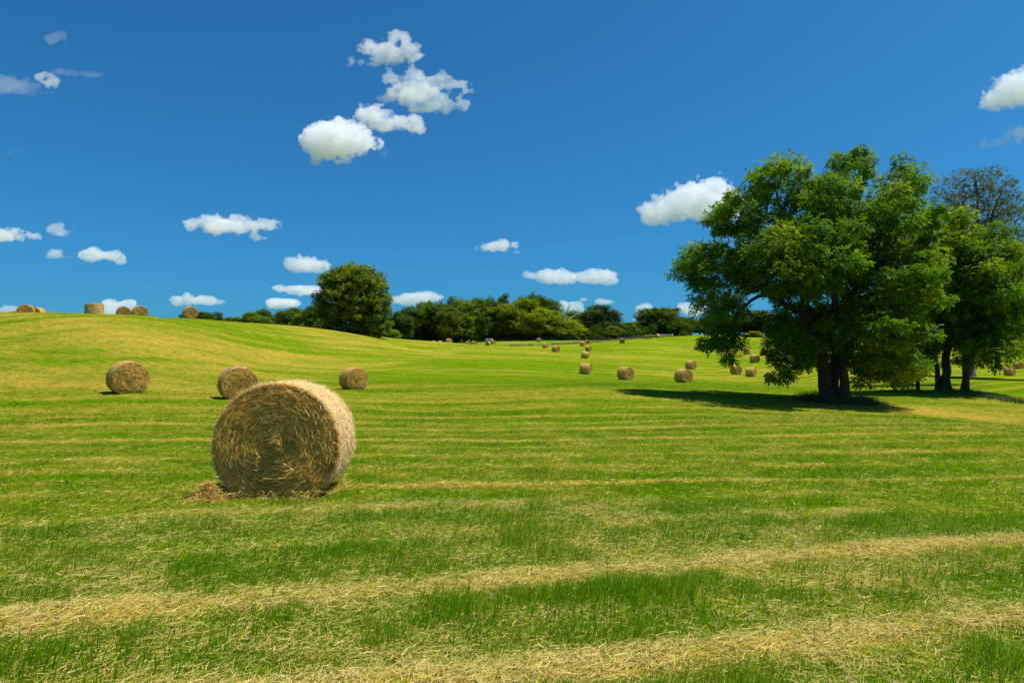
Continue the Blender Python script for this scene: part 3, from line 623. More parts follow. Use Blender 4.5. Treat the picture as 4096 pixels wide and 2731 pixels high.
def twigs(C, rad, n, rng, r=.008):
    out = []
    for c, q in zip(C, rad):
        for _ in range(n):
            d = rng.normal(0, 1, 3); d[2] = abs(d[2])*.6; d /= np.linalg.norm(d)
            out.append((np.array([c, c+d*q*.5+[0, 0, .05], c+d*q*.95]), np.array([r, r*.7, r*.35])))
    return out
def foliage(C, rad, per, size, rng, cols, leaflets=5, asp=.34, flat=.7, droop=.5, shell=.0):
    """compound leaves: every spray is a drooping stalk with diamond leaflets; C clump centres"""
    n = len(C)*per; ci = np.repeat(np.arange(len(C)), per)
    d = rng.normal(0, 1, (n, 3)); d /= np.linalg.norm(d, axis=1)[:, None]
    q = rng.uniform(0, 1, n)**(.45) ; B = C[ci]+d*q[:, None]*rad[ci][:, None]*np.array([1, 1, flat])
    ax = d*np.array([1, 1, .6])+rng.normal(0, .45, (n, 3)); ax[:, 2] -= droop; ax /= np.linalg.norm(ax, axis=1)[:, None]
    up = np.array([0, 0, 1.])+rng.normal(0, .35, (n, 3)); sd = np.cross(ax, up); sd /= np.linalg.norm(sd, axis=1)[:, None]+1e-9; nm = np.cross(sd, ax)
    S = size*rng.uniform(.7, 1.3, n); cc = cols[rng.integers(0, len(cols), len(C))][ci]*rng.uniform(.72, 1.28, n)[:, None]
    cc[:, 0] *= rng.uniform(.8, 1.3, n)
    V, F, K = [], [], []; m = leaflets
    for k in range(m):
        if k == m-1 and m % 2: sg, t, L = 0, .75, .5
        else: sg, t, L = (1 if k % 2 else -1), .15+.75*(k//2)/max(1, (m//2)), .46
        ld = ax*(.55 if sg else 1)+sd*sg*.9+nm*rng.normal(-.15, .25, n)[:, None]; ld /= np.linalg.norm(ld, axis=1)[:, None]
        b = B+ax*(t*S)[:, None]; ll = (L*S)[:, None]*ld
        pw = np.cross(ld, nm+.3*rng.normal(0, 1, (n, 3))); pw /= np.linalg.norm(pw, axis=1)[:, None]+1e-9; pw *= (L*S*asp)[:, None]
        V.append(np.stack([b, b+ll*.45+pw, b+ll, b+ll*.45-pw], 1))
    V = np.stack(V, 1).reshape(-1, 3); F = np.arange(len(V)).reshape(-1, 4); return V, F, np.repeat(cc, 4*m, axis=0)
def poisson(sample, dmin, tries, rng):
    out = np.zeros((0, 3))
    for _ in range(tries):
        p_ = sample()
        if p_ is None: continue
        if len(out) == 0 or np.min(((out-p_)**2*np.array([1, 1, 1.35])).sum(1)) > dmin**2: out = np.vstack([out, p_])
    return out
def lobes3(L, d, D0=0.0, k0=1.0):
    """(u, v, ru, rv, depth offset m, depth radius m) in photo px -> centres, radii in metres"""
    out = []
    for u, v, ru, rv, do, rd in L:
        c = at(u, v, d+do+D0); k = (d+do+D0)/FPX; out.append((c, np.array([ru*k*k0, rd, rv*k*k0])))
    return out
def lobe_sampler(LB, rng, hollow=.45):
    vol = np.array([np.prod(r) for c, r in LB])**.62; vol /= vol.sum()
    def s():
        c, r = LB[rng.choice(len(LB), p=vol)]; d = rng.normal(0, 1, 3); d /= np.linalg.norm(d)
        p_ = c+d*r*rng.uniform(hollow, .93)
        deep = sum((((p_-c2)/r2)**2).sum() < .2 for c2, r2 in LB)
        return None if deep and rng.uniform() < .5 else p_
    return s
GREENS = np.array([[.098, .205, .003], [.125, .230, .003], [.080, .172, .005], [.165, .250, .003], [.070, .155, .004]])
def tree(name, label, cat, base, stems, C, rad, per, size, rng, bark, lm, cols, group=None, leaflets=5, droop=.5, flat=.7, tw=3, asp=.34, gk=.35):
    r = empty(name, base); o3 = np.asarray(base, float)
    paths = grow(stems, C, rng, k=gk); paths += twigs(C, rad, tw, rng)
    V, F = tubes(paths); mk('trunk', V-o3, F, bark, None, r, smooth=True)
    V, F, K = foliage(C, rad, per, size, rng, cols, leaflets, asp, flat, droop); mk('crown', V-o3, F, lm, K, r)
    return tag(r, label, cat, group)
# --- the big walnut with two stems
def S(pts, r0, r1, d, D=0):
    """stem from photo px (u, v, depth offset)"""
    return [(np.array([at(u, v, d+o_) for u, v, o_ in pts]), r0, r1)]
rt = np.random.default_rng(9); dW = 39.5
gW = at(3335, 1605, dW); gW[2] = G1(gW[0], gW[1])
LW = [(3375, 725, 120, 115, 0, 3.0), (3110, 740, 160, 110, 0, 3.2), (3590, 740, 100, 105, 0, 2.6), (3300, 880, 330, 190, -1, 5.0), (2950, 870, 120, 120, 0, 2.8),
      (3640, 760, 60, 60, 0, 1.4), (2850, 1060, 145, 130, 0, 3.2), (3180, 1050, 300, 200, -2, 5.5), (3540, 960, 200, 190, 0, 4.5), (2870, 1230, 90, 150, -.5, 2.2), (2930, 1380, 52, 85, -1, 1.2),
      (2830, 1350, 40, 70, -.5, 1.0), (3170, 1390, 110, 110, -2, 2.4), (3480, 1330, 210, 160, -2, 4.5), (3560, 1140, 200, 170, 0, 5.0), (2720, 1080, 40, 60, 0, 1.0),
      (3600, 1130, 130, 110, -3.5, 3.2), (3560, 1470, 110, 60, -1, 2.4), (3030, 1180, 130, 110, 2.5, 3), (3300, 1000, 260, 200, 4, 3.5), (3120, 1500, 60, 40, -2, 1.0), (3400, 640, 60, 50, 0, 1.4), (3050, 690, 60, 45, 0, 1.4), (3180, 1310, 150, 120, 3, 3.0), (3440, 1270, 190, 120, 3.5, 3.5), (2870, 1320, 80, 110, -.8, 1.8), (3460, 1500, 150, 40, 1.5, 3.0), (3430, 1430, 110, 70, .6, 2.6), (3250, 1420, 90, 70, 1.6, 2.2)]
CW = poisson(lobe_sampler(lobes3(LW, dW, 0, .9), rt), .98, 3600, rt)
# leave the view holes of the photo open
def holes(C, HL, d):
    uv = 2048+FPX*C[:, 0]/(C[:, 1]*math.cos(PITCH)+(C[:, 2]-CAMH)*math.sin(PITCH)); vv = 1365.5-FPX*((C[:, 2]-CAMH)*math.cos(PITCH)-C[:, 1]*math.sin(PITCH))/(C[:, 1]*math.cos(PITCH)+(C[:, 2]-CAMH)*math.sin(PITCH))
    k = np.ones(len(C), bool)
    for u, v, a, b in HL: k &= ((uv-u)/a)**2+((vv-v)/b)**2 > 1
    return C[k]
CW = holes(CW, [(3040, 1215, 80, 70), (3340, 1530, 75, 70), (3120, 795, 34, 40), (3020, 1430, 70, 130), (3200, 845, 36, 40), (3010, 1350, 30, 60), (3480, 780, 34, 60)], dW)
stW = S([(3312, 1612, 0), (3300, 1540, 0), (3290, 1440, 0), (3262, 1330, .2), (3230, 1240, .3), (3195, 1130, .3), (3168, 1040, 0), (3140, 960, 0), (3150, 880, 0)], .42, .14, dW)
stW += S([(3380, 1600, -.5), (3378, 1500, -.5), (3366, 1400, -.5), (3350, 1290, -.6), (3335, 1180, -.6), (3345, 1060, -.8), (3330, 940, -1), (3350, 820, -1), (3370, 720, 0)], .29, .09, dW)
stW += S([(3335, 1612, .5), (3335, 1520, .7), (3345, 1400, 1.4), (3380, 1250, 2.2), (3450, 1100, 2.6), (3500, 960, 2.6)], .30, .10, dW)
stW += S([(3240, 1270, .3), (3165, 1235, 0), (3110, 1195, -.3), (3060, 1170, -.6), (3010, 1190, -.8), (2960, 1240, -1), (2920, 1320, -1)], .20, .05, dW)
stW += S([(3195, 1160, .3), (3120, 1165, .6), (3040, 1140, 1), (2950, 1110, .8), (2850, 1040, .6)], .15, .05, dW)
stW += S([(3345, 1160, -.6), (3380, 1110, -1), (3430, 1085, -1.2), (3510, 1060, -1.4), (3580, 1025, -1.4)], .17, .06, dW)
stW += S([(3366, 1400, -.5), (3440, 1330, -1.5), (3540, 1300, -2.2), (3620, 1310, -2.4)], .14, .05, dW)
stW += S([(3150, 880, 0), (3110, 800, .3), (3100, 720, .3)], .12, .04, dW) + S([(3168, 1040, 0), (3215, 930, .2), (3260, 820, .3), (3290, 740, .3)], .13, .04, dW)
tree('walnut_tree', 'largest tree, a broad green walnut with several dark stems, right of the field', 'tree', gW, stW, CW,
     rt.uniform(.36, .80, len(CW)), 94, .31, rt, MB, ML, GREENS)
print('walnut clumps', len(CW))
# --- trees right of it
rt2 = np.random.default_rng(19); dB = 52
def simple(name, label, uvd, L, d, stems, dmin, per, size, seed, cols=GREENS, rr=(.7, 1.15), bark=MB, lm=ML, tries=1500, hl=None, **kw):
    rg_ = np.random.default_rng(seed); g = at(*uvd); g[2] = G1(g[0], g[1])
    C = poisson(lobe_sampler(lobes3(L, d, 0, .93), rg_), dmin, tries, rg_)
    if hl: C = holes(C, hl, d)
    return tree(name, label, 'tree', g, stems, C, rg_.uniform(*rr, len(C)), per, size, rg_, bark, lm, cols, **kw)
simple('walnut_tree', 'second walnut, leaning stout trunk with a thinner stem, directly right of the largest tree', (3785, 1565, dB),
       [(3720, 960, 150, 130, 0, 4.0), (3820, 1080, 150, 150, -1, 4.5), (3700, 1160, 170, 180, 0, 4.5), (3840, 1270, 130, 130, -1, 3.5), (3660, 1320, 110, 90, 1, 3), (3780, 900, 90, 70, 0, 2.6)], dB,
       S([(3786, 1568, 0), (3782, 1500, 0), (3788, 1400, 0), (3806, 1320, 0), (3800, 1200, 0), (3780, 1080, 0), (3750, 960, 0)], .36, .10, dB) +
       S([(3754, 1566, .4), (3753, 1500, .4), (3745, 1440, .5), (3722, 1370, .5), (3690, 1280, .8), (3650, 1180, .8)], .22, .07, dB) +
       S([(3800, 1230, 0), (3850, 1160, 0), (3900, 1100, -.3)], .16, .05, dB), 1.15, 105, .38, 31)
simple('walnut_tree', 'third walnut, upright single trunk, rightmost of the three broad green trees', (3861, 1570, dB-1.5),
       [(3930, 1010, 110, 110, 0, 3.4), (3970, 1200, 95, 150, 0, 3.6), (3900, 1120, 140, 150, -1, 4), (3930, 1380, 110, 80, -1, 3), (3880, 1290, 80, 70, 0, 2.6), (4020, 1330, 60, 110, 0, 2.2), (4010, 1120, 60, 80, 0, 2.2)], dB-1.5,
       S([(3861, 1572, 0), (3862, 1500, 0), (3868, 1400, 0), (3876, 1310, 0), (3890, 1200, 0), (3910, 1080, 0), (3925, 980, 0)], .27, .09, dB-1.5) +
       S([(3878, 1300, 0), (3930, 1230, -.3), (3980, 1180, -.5)], .15, .05, dB-1.5) + S([(3868, 1400, 0), (3900, 1370, -.3), (3960, 1350, -.8)], .09, .04, dB-1.5), 1.15, 105, .38, 37)
simple('young_tree', 'slim dark young tree in the shade between the largest tree and the second walnut', (3672, 1560, 54),
       [(3640, 1400, 90, 110, 0, 2.6), (3690, 1300, 90, 90, 0, 2.4), (3610, 1490, 60, 50, 0, 1.6)], 54,
       S([(3672, 1562, 0), (3668, 1480, 0), (3660, 1380, 0), (3668, 1280, 0)], .17, .05, 54), 1.0, 90, .36, 41, tries=500)
simple('sparse_tree', 'tall thinly leaved tree with visible branches, rising behind the walnuts near the right edge', (3900, 1500, 66),
       [(3900, 830, 210, 150, 0, 4.5), (3890, 740, 130, 80, 0, 3.5), (3990, 880, 130, 140, 0, 4), (4040, 960, 120, 110, 0, 3.5), (3800, 850, 90, 70, 0, 2.5), (3900, 1010, 90, 80, 0, 2.5)], 66,
       S([(3880, 1505, 0), (3885, 1300, 0), (3895, 1120, 0), (3915, 990, 0), (3905, 900, 0), (3912, 800, 0), (3905, 720, 0)], .42, .07, 66) +
       S([(3900, 1090, 0), (3950, 985, -.5), (3970, 850, -.5), (4010, 760, -.5)], .26, .06, 66) + S([(3940, 1010, 0), (4010, 960, .5), (4080, 900, .5)], .14, .05, 66) +
       S([(3915, 990, 0), (3870, 880, .3), (3800, 800, .3)], .16, .05, 66) + S([(3910, 1040, 0), (4000, 980, 0), (4110, 935, 0)], .13, .04, 66), 1.02, 17, .34, 43,
       cols=np.array([[.065, .10, .022], [.080, .10, .025], [.12, .10, .035], [.060, .10, .018]]), tries=2600, tw=9, rr=(.5, .95), gk=.2)
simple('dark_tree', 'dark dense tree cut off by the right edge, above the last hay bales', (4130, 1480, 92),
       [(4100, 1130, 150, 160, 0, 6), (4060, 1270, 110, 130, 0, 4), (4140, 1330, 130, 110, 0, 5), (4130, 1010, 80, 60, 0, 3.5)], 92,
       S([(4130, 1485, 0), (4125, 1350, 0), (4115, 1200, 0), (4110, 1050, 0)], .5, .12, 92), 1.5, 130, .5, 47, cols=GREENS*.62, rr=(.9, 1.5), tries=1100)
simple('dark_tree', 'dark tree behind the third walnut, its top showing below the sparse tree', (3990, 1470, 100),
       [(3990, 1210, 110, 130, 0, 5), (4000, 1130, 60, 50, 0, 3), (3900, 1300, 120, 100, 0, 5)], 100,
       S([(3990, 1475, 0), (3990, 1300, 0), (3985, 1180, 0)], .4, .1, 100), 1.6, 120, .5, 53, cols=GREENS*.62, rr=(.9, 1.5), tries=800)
# --- sycamore on the left skyline
dS = 128
simple('sycamore_tree', 'tall round sycamore with pale limbs standing alone above the hill line, left of the wood', (1420, 1365, dS),
       [(1415, 1175, 150, 120, 0, 6.5), (1415, 1110, 105, 62, 0, 5), (1345, 1140, 75, 70, 0, 4), (1490, 1160, 70, 90, 0, 4.2), (1525, 1215, 50, 55, 0, 3), (1310, 1215, 60, 70, 0, 3.4), (1400, 1270, 130, 90, 0, 5), (1500, 1290, 70, 70, 0, 3.2)], dS,
       S([(1425, 1368, 0), (1420, 1280, 0), (1412, 1200, 0), (1405, 1120, 0)], .5, .1, dS) + S([(1392, 1228, -3.0), (1370, 1216, -3.6), (1340, 1210, -4.4), (1308, 1205, -4.2)], .13, .05, dS) +
       S([(1455, 1215, -2.4), (1480, 1190, -3.2), (1510, 1172, -3.6)], .11, .04, dS), 1.12, 84, .42, 61, bark=MBP, rr=(.6, 1.0), tries=3200, leaflets=4, asp=.5, droop=.2,
       cols=np.array([[.12, .19, .012], [.15, .225, .014], [.09, .15, .012], [.17, .225, .016]]))
# --- the far wood: prototypes in a unit frame (10 m tall, 9 m wide), then copies
def proto(seed, kind):
    rg_ = np.random.default_rng(seed)
    if kind == 'round': L = [((0, 0, 6.4), (3.4, 3.2, 2.9)), ((-1.8, 0, 4.4), (2.5, 2.5, 2.2)), ((1.9, .3, 4.6), (2.5, 2.4, 2.4)), ((.2, -.6, 3.0), (3.4, 3.0, 2.0)), ((.6, 0, 8.2), (1.9, 1.9, 1.5))]
    elif kind == 'broad': L = [((-2.0, 0, 6.3), (2.5, 2.6, 2.2)), ((2.0, 0, 6.0), (2.6, 2.6, 2.4)), ((0, 0, 7.9), (2.4, 2.4, 1.9)), ((0, -.5, 3.4), (3.8, 3.2, 2.2)), ((-3, 0, 3.8), (1.5, 1.6, 1.8)), ((3.2, 0, 3.6), (1.4, 1.6, 1.8))]
    elif kind == 'tall': L = [((0, 0, 7.2), (2.0, 2.0, 2.6)), ((.4, 0, 4.5), (2.9, 2.7, 2.6)), ((-.8, 0, 2.6), (3.2, 2.8, 1.7)), ((.2, 0, 9.0), (1.1, 1.1, 1.1))]
    else: L = [((0, 0, 3.0), (3.9, 3.0, 3.0)), ((-2, 0, 1.8), (2.4, 2.2, 1.9)), ((2.2, 0, 1.9), (2.3, 2.2, 2.0)), ((.4, 0, 5.4), (2.5, 2.2, 2.2))]
    LB = [(np.array(c_, float)+rg_.normal(0, .3, 3)*[1, 1, .4], np.array(r_)*rg_.uniform(.88, 1.08)) for c_, r_ in L]
    C = poisson(lobe_sampler(LB, rg_, .5), .95, 900, rg_); C = C[C[:, 2] > .4]
    rad = rg_.uniform(.55, 1.0, len(C)); r = empty('tree', (0, 0, 0))
    st = [(np.array([[0, 0, -.6], [.1, 0, 1.5], [.0, .1, 4.0], [.2, 0, 7.0 if kind != 'low' else 4]]), .22, .06)]
    V, F = tubes(grow(st, C, rg_, seglen=1.5)); mk('trunk', V, F, MB, None, r, smooth=True)
    tn = rg_.uniform(.8, 1.2, (6, 1))*np.array([[.125, .185, .012]]); V, F, K = foliage(C, rad*.9, 66, .46, rg_, tn, 3, .5, .62, .25)
    mk('crown', V, F, MF, K, r); return r
PR = {}
used = set()
TREES = [
 # u, top v, width px, depth, kind, tint, name, label
 (722, 1251, 30, 215, 'low', 0, 'bush', 'small dark bush peeping over the hill just left of the lone brow bale'),
 (815, 1240, 74, 215, 'round', 0, 'tree', 'dark tree top just right of the lone bale on the hill brow'),
 (868, 1246, 60, 222, 'tall', 0, 'tree', 'pointed dark tree top, second right of the lone brow bale'),
 (916, 1262, 44, 228, 'round', 1, 'tree', 'thin hazy tree top in the low dip of the far tree line'),
 (953, 1261, 60, 215, 'round', 2, 'tree', 'small rounded green tree top right of the low dip in the far tree line'),
 (1005, 1240, 70, 205, 'round', 2, 'tree', 'mid green tree at the left foot of a domed taller tree beyond the hill'),
 (1052, 1226, 62, 225, 'round', 0, 'tree', 'domed taller tree beyond the hill, midway between brow bale and sycamore'),
 (1050, 1262, 120, 200, 'low', 2, 'bush', 'wide green thicket in front of the domed taller tree'),
 (1108, 1256, 60, 215, 'round', 0, 'tree', 'dark tree in the dip right of the domed tree'),
 (1170, 1220, 120, 200, 'broad', 3, 'tree', 'wide grey green tree with a broken top left of the sycamore'),
 (1232, 1226, 90, 180, 'broad', 2, 'tree', 'yellowish green tree touching the left side of the sycamore'),
 (1262, 1208, 84, 165, 'round', 0, 'tree', 'dark tree tucked against the left flank of the sycamore'),
 (1300, 1270, 90, 150, 'low', 0, 'bush', 'dark undergrowth at the left foot of the sycamore'),
 (1460, 1262, 100, 150, 'low', 4, 'bush', 'bright green bushy tree at the right foot of the sycamore'),
 (1530, 1300, 90, 158, 'low', 4, 'bush', 'low bright bush right of the sycamore foot, on the hill line'),
 (1590, 1238, 110, 190, 'broad', 0, 'tree', 'dark thin crowned tree at the left end of the long wood'),
 (1652, 1214, 120, 215, 'round', 0, 'tree', 'tall dark tree, first high crown at the left of the long wood'),
 (1705, 1192, 90, 232, 'round', 3, 'tree', 'tall tree with pale top in front of the arched cloud'),
 (1752, 1196, 110, 218, 'round', 0, 'tree', 'dark tall tree right of the pale topped one in the long wood'),
 (1800, 1215, 110, 205, 'broad', 3, 'tree', 'grey green rounded tree in the front row of the long wood'),
 (1812, 1184, 80, 240, 'tall', 0, 'tree', 'dark tree behind the grey green rounded one'),
 (1856, 1184, 110, 232, 'round', 2, 'tree', 'mid green tree with lighter boughs in the middle of the long wood'),
 (1880, 1262, 90, 222, 'low', 4, 'tree', 'lighter green low tree in front at the middle of the long wood'),
 (1912, 1180, 84, 240, 'round', 2, 'tree', 'round topped tree left of the dark conifer top'),
 (1962, 1178, 90, 245, 'round', 0, 'tree', 'dark tree directly left of the spiky conifer top'),
 (2020, 1164, 56, 262, 'tall', 5, 'tree', 'spiky blue green conifer top rising behind the wood'),
 (1950, 1240, 100, 225, 'broad', 0, 'tree', 'dark tree in the front row left of the yellow trees'),
 (2020, 1205, 150, 228, 'broad', 6, 'tree', 'yellowish tree, leftmost of the yellow group'),
 (2095, 1182, 170, 235, 'broad', 6, 'tree', 'tallest yellow green tree of the yellow group'),
 (2160, 1225, 130, 222, 'broad', 7, 'tree', 'brightest yellow green tree, right side of the yellow group'),
 (2125, 1162, 130, 265, 'round', 0, 'tree', 'high dark dome behind the yellow group, highest crown of the wood'),
 (2190, 1184, 110, 262, 'round', 0, 'tree', 'dark dome right of the highest crown of the wood'),
 (2222, 1232, 100, 240, 'broad', 7, 'tree', 'yellow green tree under the dark dome, left of the dead tree'),
 (2235, 1275, 110, 226, 'low', 4, 'tree', 'bright green bushy tree left of the creeper covered one'),
 (2290, 1236, 120, 270, 'round', 3, 'tree', 'grey green tree behind the bare dead tree'),
 (2293, 1276, 110, 224, 'low', 7, 'bush', 'creeper covered bright bush reaching the ground below the dead tree'),
 (2300, 1340, 44, 222, 'low', 4, 'bush', 'tiny bush at the fence under the creeper covered bush'),
 (2345, 1282, 76, 232, 'tall', 0, 'tree', 'dark bushy tree at the left foot of the tall round tree beside the gap'),
 (2402, 1208, 150, 246, 'broad', 0, 'tree', 'tall round dark tree right of the dead tree'),
 (2375, 1300, 90, 228, 'low', 0, 'bush', 'dark undergrowth below the tall round dark tree'),
 (2450, 1300, 90, 228, 'low', 2, 'bush', 'green undergrowth right below the tall round dark tree'),
 (2505, 1284, 110, 246, 'round', 3, 'tree', 'low grey green tree in the gap left of the ridge trees'),
 (2545, 1283, 80, 240, 'low', 4, 'tree', 'bright low green tree at the left foot of the ridge trees'),
 (2602, 1222, 110, 246, 'round', 0, 'tree', 'dark left tree of the pair on the ridge behind the three bales'),
 (2672, 1220, 150, 244, 'broad', 3, 'tree', 'grey right tree of the pair on the ridge behind the white rails'),
 (2736, 1262, 90, 244, 'round', 0, 'tree', 'dark tree between the ridge pair and the hanging walnut boughs'),
 (2800, 1270, 110, 248, 'broad', 2, 'tree', 'green tree behind the left tip of the walnut boughs'),
 (2880, 1262, 130, 250, 'round', 0, 'tree', 'dark tree behind the hanging walnut boughs'),
 (2960, 1262, 120, 246, 'broad', 4, 'tree', 'bright green tree seen through the walnut under its left limb'),
 (3030, 1232, 140, 256, 'round', 0, 'tree', 'tall green tree seen under the long left limb of the walnut'),
 (3020, 1322, 60, 236, 'low', 7, 'bush', 'small yellow bush on the far ridge seen under the walnut limb'),
 (3110, 1262, 140, 250, 'broad', 0, 'tree', 'dark far tree hidden behind the left stem of the walnut'),
 (3230, 1250, 160, 252, 'round', 0, 'tree', 'far tree hidden behind the walnut stems'),
 (3380, 1260, 190, 252, 'broad', 0, 'tree', 'far tree hidden behind the right stem of the walnut'),
 (3560, 1262, 190, 240, 'broad', 0, 'tree', 'far tree behind the slim young tree'),
 (3740, 1270, 190, 230, 'broad', 0, 'tree', 'far tree behind the trunk of the second walnut'),
 (3900, 1280, 190, 215, 'broad', 0, 'tree', 'far tree behind the trunk of the third walnut'),
]
TI = [(.50, .62, .70), (.75, .85, 1.3), (.95, 1.02, .8), (.85, .84, 1.1), (1.35, 1.45, .8), (.50, .70, 1.1), (1.45, 1.28, .55), (1.85, 1.65, .6)]
rf = np.random.default_rng(3)
for k, (u, tv, wd, d, kind, ti, nm, lb) in enumerate(TREES):
    key = kind+str(k % 2)
    if 1580 < u < 3000: d = max(d, 266+(d-222)*.5)
    if key not in PR: PR[key] = proto(100+sum(map(ord, key)), kind); r = PR[key]; chs = list(r.children)
    else:
        src = PR[key]; r = src.copy(); COL.objects.link(r); chs = []
        for ch in list(src.children):
            c_ = ch.copy(); COL.objects.link(c_); c_.parent = r; chs.append(c_)
    r.name = nm; P = at(u, 1360, d); top = at(u, tv, d)[2]; g = G1(P[0], P[1]); hh = top-g
    nom = 10.2 if kind != 'low' else 7.6; nw = {'round': 8.2, 'broad': 9.2, 'tall': 6.6, 'low': 8.6}[kind]
    r.location = (P[0], P[1], g-.1); sx = wd/FPX*d/nw*1.42; r.scale = (sx, sx, hh/nom); r.rotation_euler = (0, 0, rf.uniform(0, 6.28))
    t = np.array(TI[ti])*rf.uniform(.9, 1.1)
    for c_ in chs: c_.color = (*[float(q) for q in t], 1)
    tag(r, lb, 'tree' if nm == 'tree' else 'bush', 'trees and bushes beyond the field')
# undergrowth closing the foot of the wood
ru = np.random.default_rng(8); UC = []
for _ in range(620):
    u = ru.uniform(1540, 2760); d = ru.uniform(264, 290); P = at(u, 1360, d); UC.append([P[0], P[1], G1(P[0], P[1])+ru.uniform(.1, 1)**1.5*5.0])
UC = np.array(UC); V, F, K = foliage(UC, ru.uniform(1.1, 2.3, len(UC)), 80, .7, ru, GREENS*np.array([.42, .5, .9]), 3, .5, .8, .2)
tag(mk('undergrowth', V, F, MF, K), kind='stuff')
# bare dead tree
dD = 268.5; gD = at(2262, 1362, dD); gD[2] = G1(gD[0], gD[1])
dp = S([(2262, 1362, 0), (2259, 1300, 0), (2257, 1270, 0), (2250, 1238, 0), (2243, 1206, 0)], .30, .06, dD)+S([(2257, 1275, 0), (2268, 1245, 0), (2276, 1222, 0), (2278, 1200, 0)], .2, .05, dD)+\
     S([(2258, 1300, 0), (2278, 1278, 0), (2296, 1264, 0), (2315, 1252, 0), (2330, 1243, 0)], .2, .06, dD)+S([(2280, 1275, 0), (2284, 1262, 0)], .1, .06, dD)+S([(2250, 1240, 0), (2254, 1218, 0)], .09, .04, dD)+\
     S([(2268, 1245, 0), (2282, 1226, 0), (2290, 1214, 0)], .1, .04, dD)+S([(2254, 1255, 0), (2246, 1240, 0)], .1, .05, dD)+S([(2300, 1262, 0), (2310, 1240, 0)], .09, .04, dD)
paths = [(q[0], np.linspace(q[1], q[2], len(q[0]))*1.5) for q in dp]
V, F = tubes(paths); r = empty('dead_tree', gD); mk('trunk', V-gD, F, MBG, None, r, smooth=True); tag(r, 'bare pale dead tree sticking out of the wood in front of a cloud', 'tree')
# ------------------------------------------------------------------ fences and rough growth
mw, nt, p = newmat('weathered_wood'); tc = nd(nt, 'ShaderNodeTexCoord').outputs['Object']
nt.links.new(mix(nt, (.07, .06, .05, 1), (.20, .18, .15, 1), ramp(nt, noise(nt, 5, 5, .6, tc), .35, .65)), p.inputs['Base Color']); p.inputs['Roughness'].default_value = .9
mwh, nt, p = newmat('white_paint'); p.inputs['Base Color'].default_value = (.72, .72, .68, 1); p.inputs['Roughness'].default_value = .6
mwi, nt, p = newmat('wire'); p.inputs['Base Color'].default_value = (.25, .25, .25, 1); p.inputs['Metallic'].default_value = .7
def box(x0, y0, z0, x1, y1, z1):
    V = np.array([[x, y, z] for z in (z0, z1) for x, y in ((x0, y0), (x1, y0), (x1, y1), (x0, y1))], float)
    return V, np.array([[0, 3, 2, 1], [4, 5, 6, 7], [0, 1, 5, 4], [1, 2, 6, 5], [2, 3, 7, 6], [3, 0, 4, 7]])
def fence(name, label, knots, ph, pw, step, rails, mat, rmat, rr, rail_name):
    K = np.array([at(*k)[:2] for k in knots]); seg = np.linalg.norm(np.diff(K, axis=0), axis=1); cum = np.concatenate([[0], np.cumsum(seg)])
    n = max(1, int(cum[-1]/step)); t = np.linspace(0, cum[-1], n+1); X = np.interp(t, cum, K[:, 0]); Y = np.interp(t, cum, K[:, 1]); Z = H0(X, Y)
    o0 = np.array([X[0], Y[0], Z[0]]); r = empty(name, o0); rf_ = np.random.default_rng(len(knots)+int(ph*10))
    for x, y, z in zip(X, Y, Z):
        h = ph*rf_.uniform(.92, 1.06); V, F = box(-pw/2, -pw/2, -.3, pw/2, pw/2, h); V[4:, 0] += rf_.normal(0, .03)
        mk('post', V+np.array([x, y, z])-o0, F, mat, None, r)
    for zr in rails:
        P = np.stack([X, Y-(pw/2+rr*.6), Z+zr+rf_.normal(0, .02, len(X))], 1)-o0
        V, F = tubes([(P, np.full(len(P), rr))], 6); mk(rail_name, V, F, rmat, None, r)
    return tag(r, label, 'fence')
fence('rail_fence', 'old wooden post and rail fence along the shaded foot of the wood', [(1815, 1367, 262), (1950, 1364, 262), (2110, 1361, 264), (2300, 1360, 262), (2440, 1358, 258)], 1.25, .17, 3.0, (.5, .95), mw, mw, .04, 'rail')
fence('white_gate', 'short pale rail gate between the wood and the distant bales left of centre', [(1947, 1363, 258), (1969, 1363, 258)], 1.3, .14, 2.0, (.55, 1.12), mwh, mwh, .07, 'rail')
fence('rail_fence', 'wooden fence climbing from the hedge to the three ridge bales', [(2470, 1357, 256), (2560, 1352, 252), (2604, 1349, 252)], 1.2, .16, 3.0, (.5, .95), mw, mw, .05, 'rail')
fence('white_rails', 'white painted rails on the ridge right of the three bales', [(2604, 1349, 253), (2650, 1347, 253), (2690, 1345.5, 251)], 1.15, .14, 3.2, (.55, 1.0), mwh, mwh, .05, 'rail')
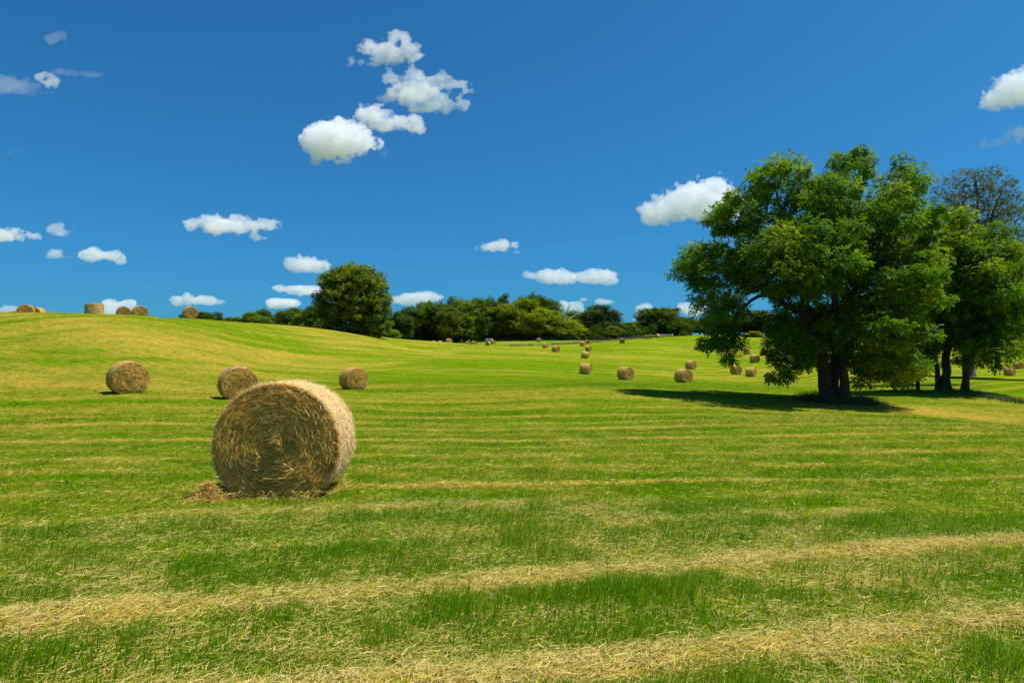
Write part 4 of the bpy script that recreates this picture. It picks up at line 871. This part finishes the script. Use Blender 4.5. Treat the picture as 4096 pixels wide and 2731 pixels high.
fence('wire_fence', 'low wire fence of thin dark posts crossing the far field behind the valley bales', [(1858, 1378, 238), (1912, 1382, 232), (2005, 1384, 226), (2136, 1382, 226), (2250, 1376.5, 228), (2330, 1371, 231)], 1.1, .10, 3.6, (.45, .8, 1.05), MB, mwi, .012, 'wire')
# pale tall grass along the wire fence, rough weeds round the trunks and along the bank
def tuft_line(name, knots, n, spread, h, cols, w, seed):
    K = np.array([at(*k)[:2] for k in knots]); seg = np.linalg.norm(np.diff(K, axis=0), axis=1); cum = np.concatenate([[0], np.cumsum(seg)])
    r_ = np.random.default_rng(seed); t = r_.uniform(0, cum[-1], n); x = np.interp(t, cum, K[:, 0])+r_.normal(0, spread, n); y = np.interp(t, cum, K[:, 1])+r_.normal(0, spread, n)
    k = vn2(x*.8, y*.8, seed); ok = k > .3; x, y, k = x[ok], y[ok], k[ok]; m = len(x)
    V, Fs, C = blades(x, y, h*r_.uniform(.3, 1.1, m)*(.4+k), w*r_.uniform(.6, 1.4, m), np.clip(r_.normal(.45, .25, m), 0, .95), cols[r_.integers(0, len(cols), m)]*r_.uniform(.7, 1.2, m)[:, None])
    return tag(mk(name, V, Fs, mst, C), kind='stuff')
DRY = np.array([[.34, .30, .13], [.26, .26, .09], [.16, .20, .04], [.38, .30, .15]]); WEED = np.array([[.08, .13, .02], [.06, .11, .02], [.20, .16, .07], [.26, .20, .10]])
tuft_line('tall_dry_grass', [(2040, 1384, 226), (2136, 1383, 225), (2250, 1377, 227), (2330, 1372, 230), (2400, 1368, 238), (2480, 1363, 248), (2570, 1356, 252)], 9000, .5, .75, DRY, .05, 3)
tuft_line('fence_grass', [(1815, 1368, 258), (1950, 1366, 258), (2110, 1363, 260), (2300, 1362, 258), (2450, 1360, 254)], 5000, .6, .55, np.array([[.10, .17, .02], [.2, .22, .05]]), .06, 4)
tuft_line('weeds', [(3225, 1602, 40), (3340, 1612, 39), (3480, 1606, 39.5)], 5200, .42, .62, WEED, .022, 6)
tuft_line('weeds', [(3620, 1570, 51), (3760, 1567, 51), (3860, 1573, 50), (3960, 1590, 47), (4096, 1608, 44), (4200, 1618, 43)], 7000, .6, .34, WEED*np.array([.9, 1.1, .7]), .022, 7)
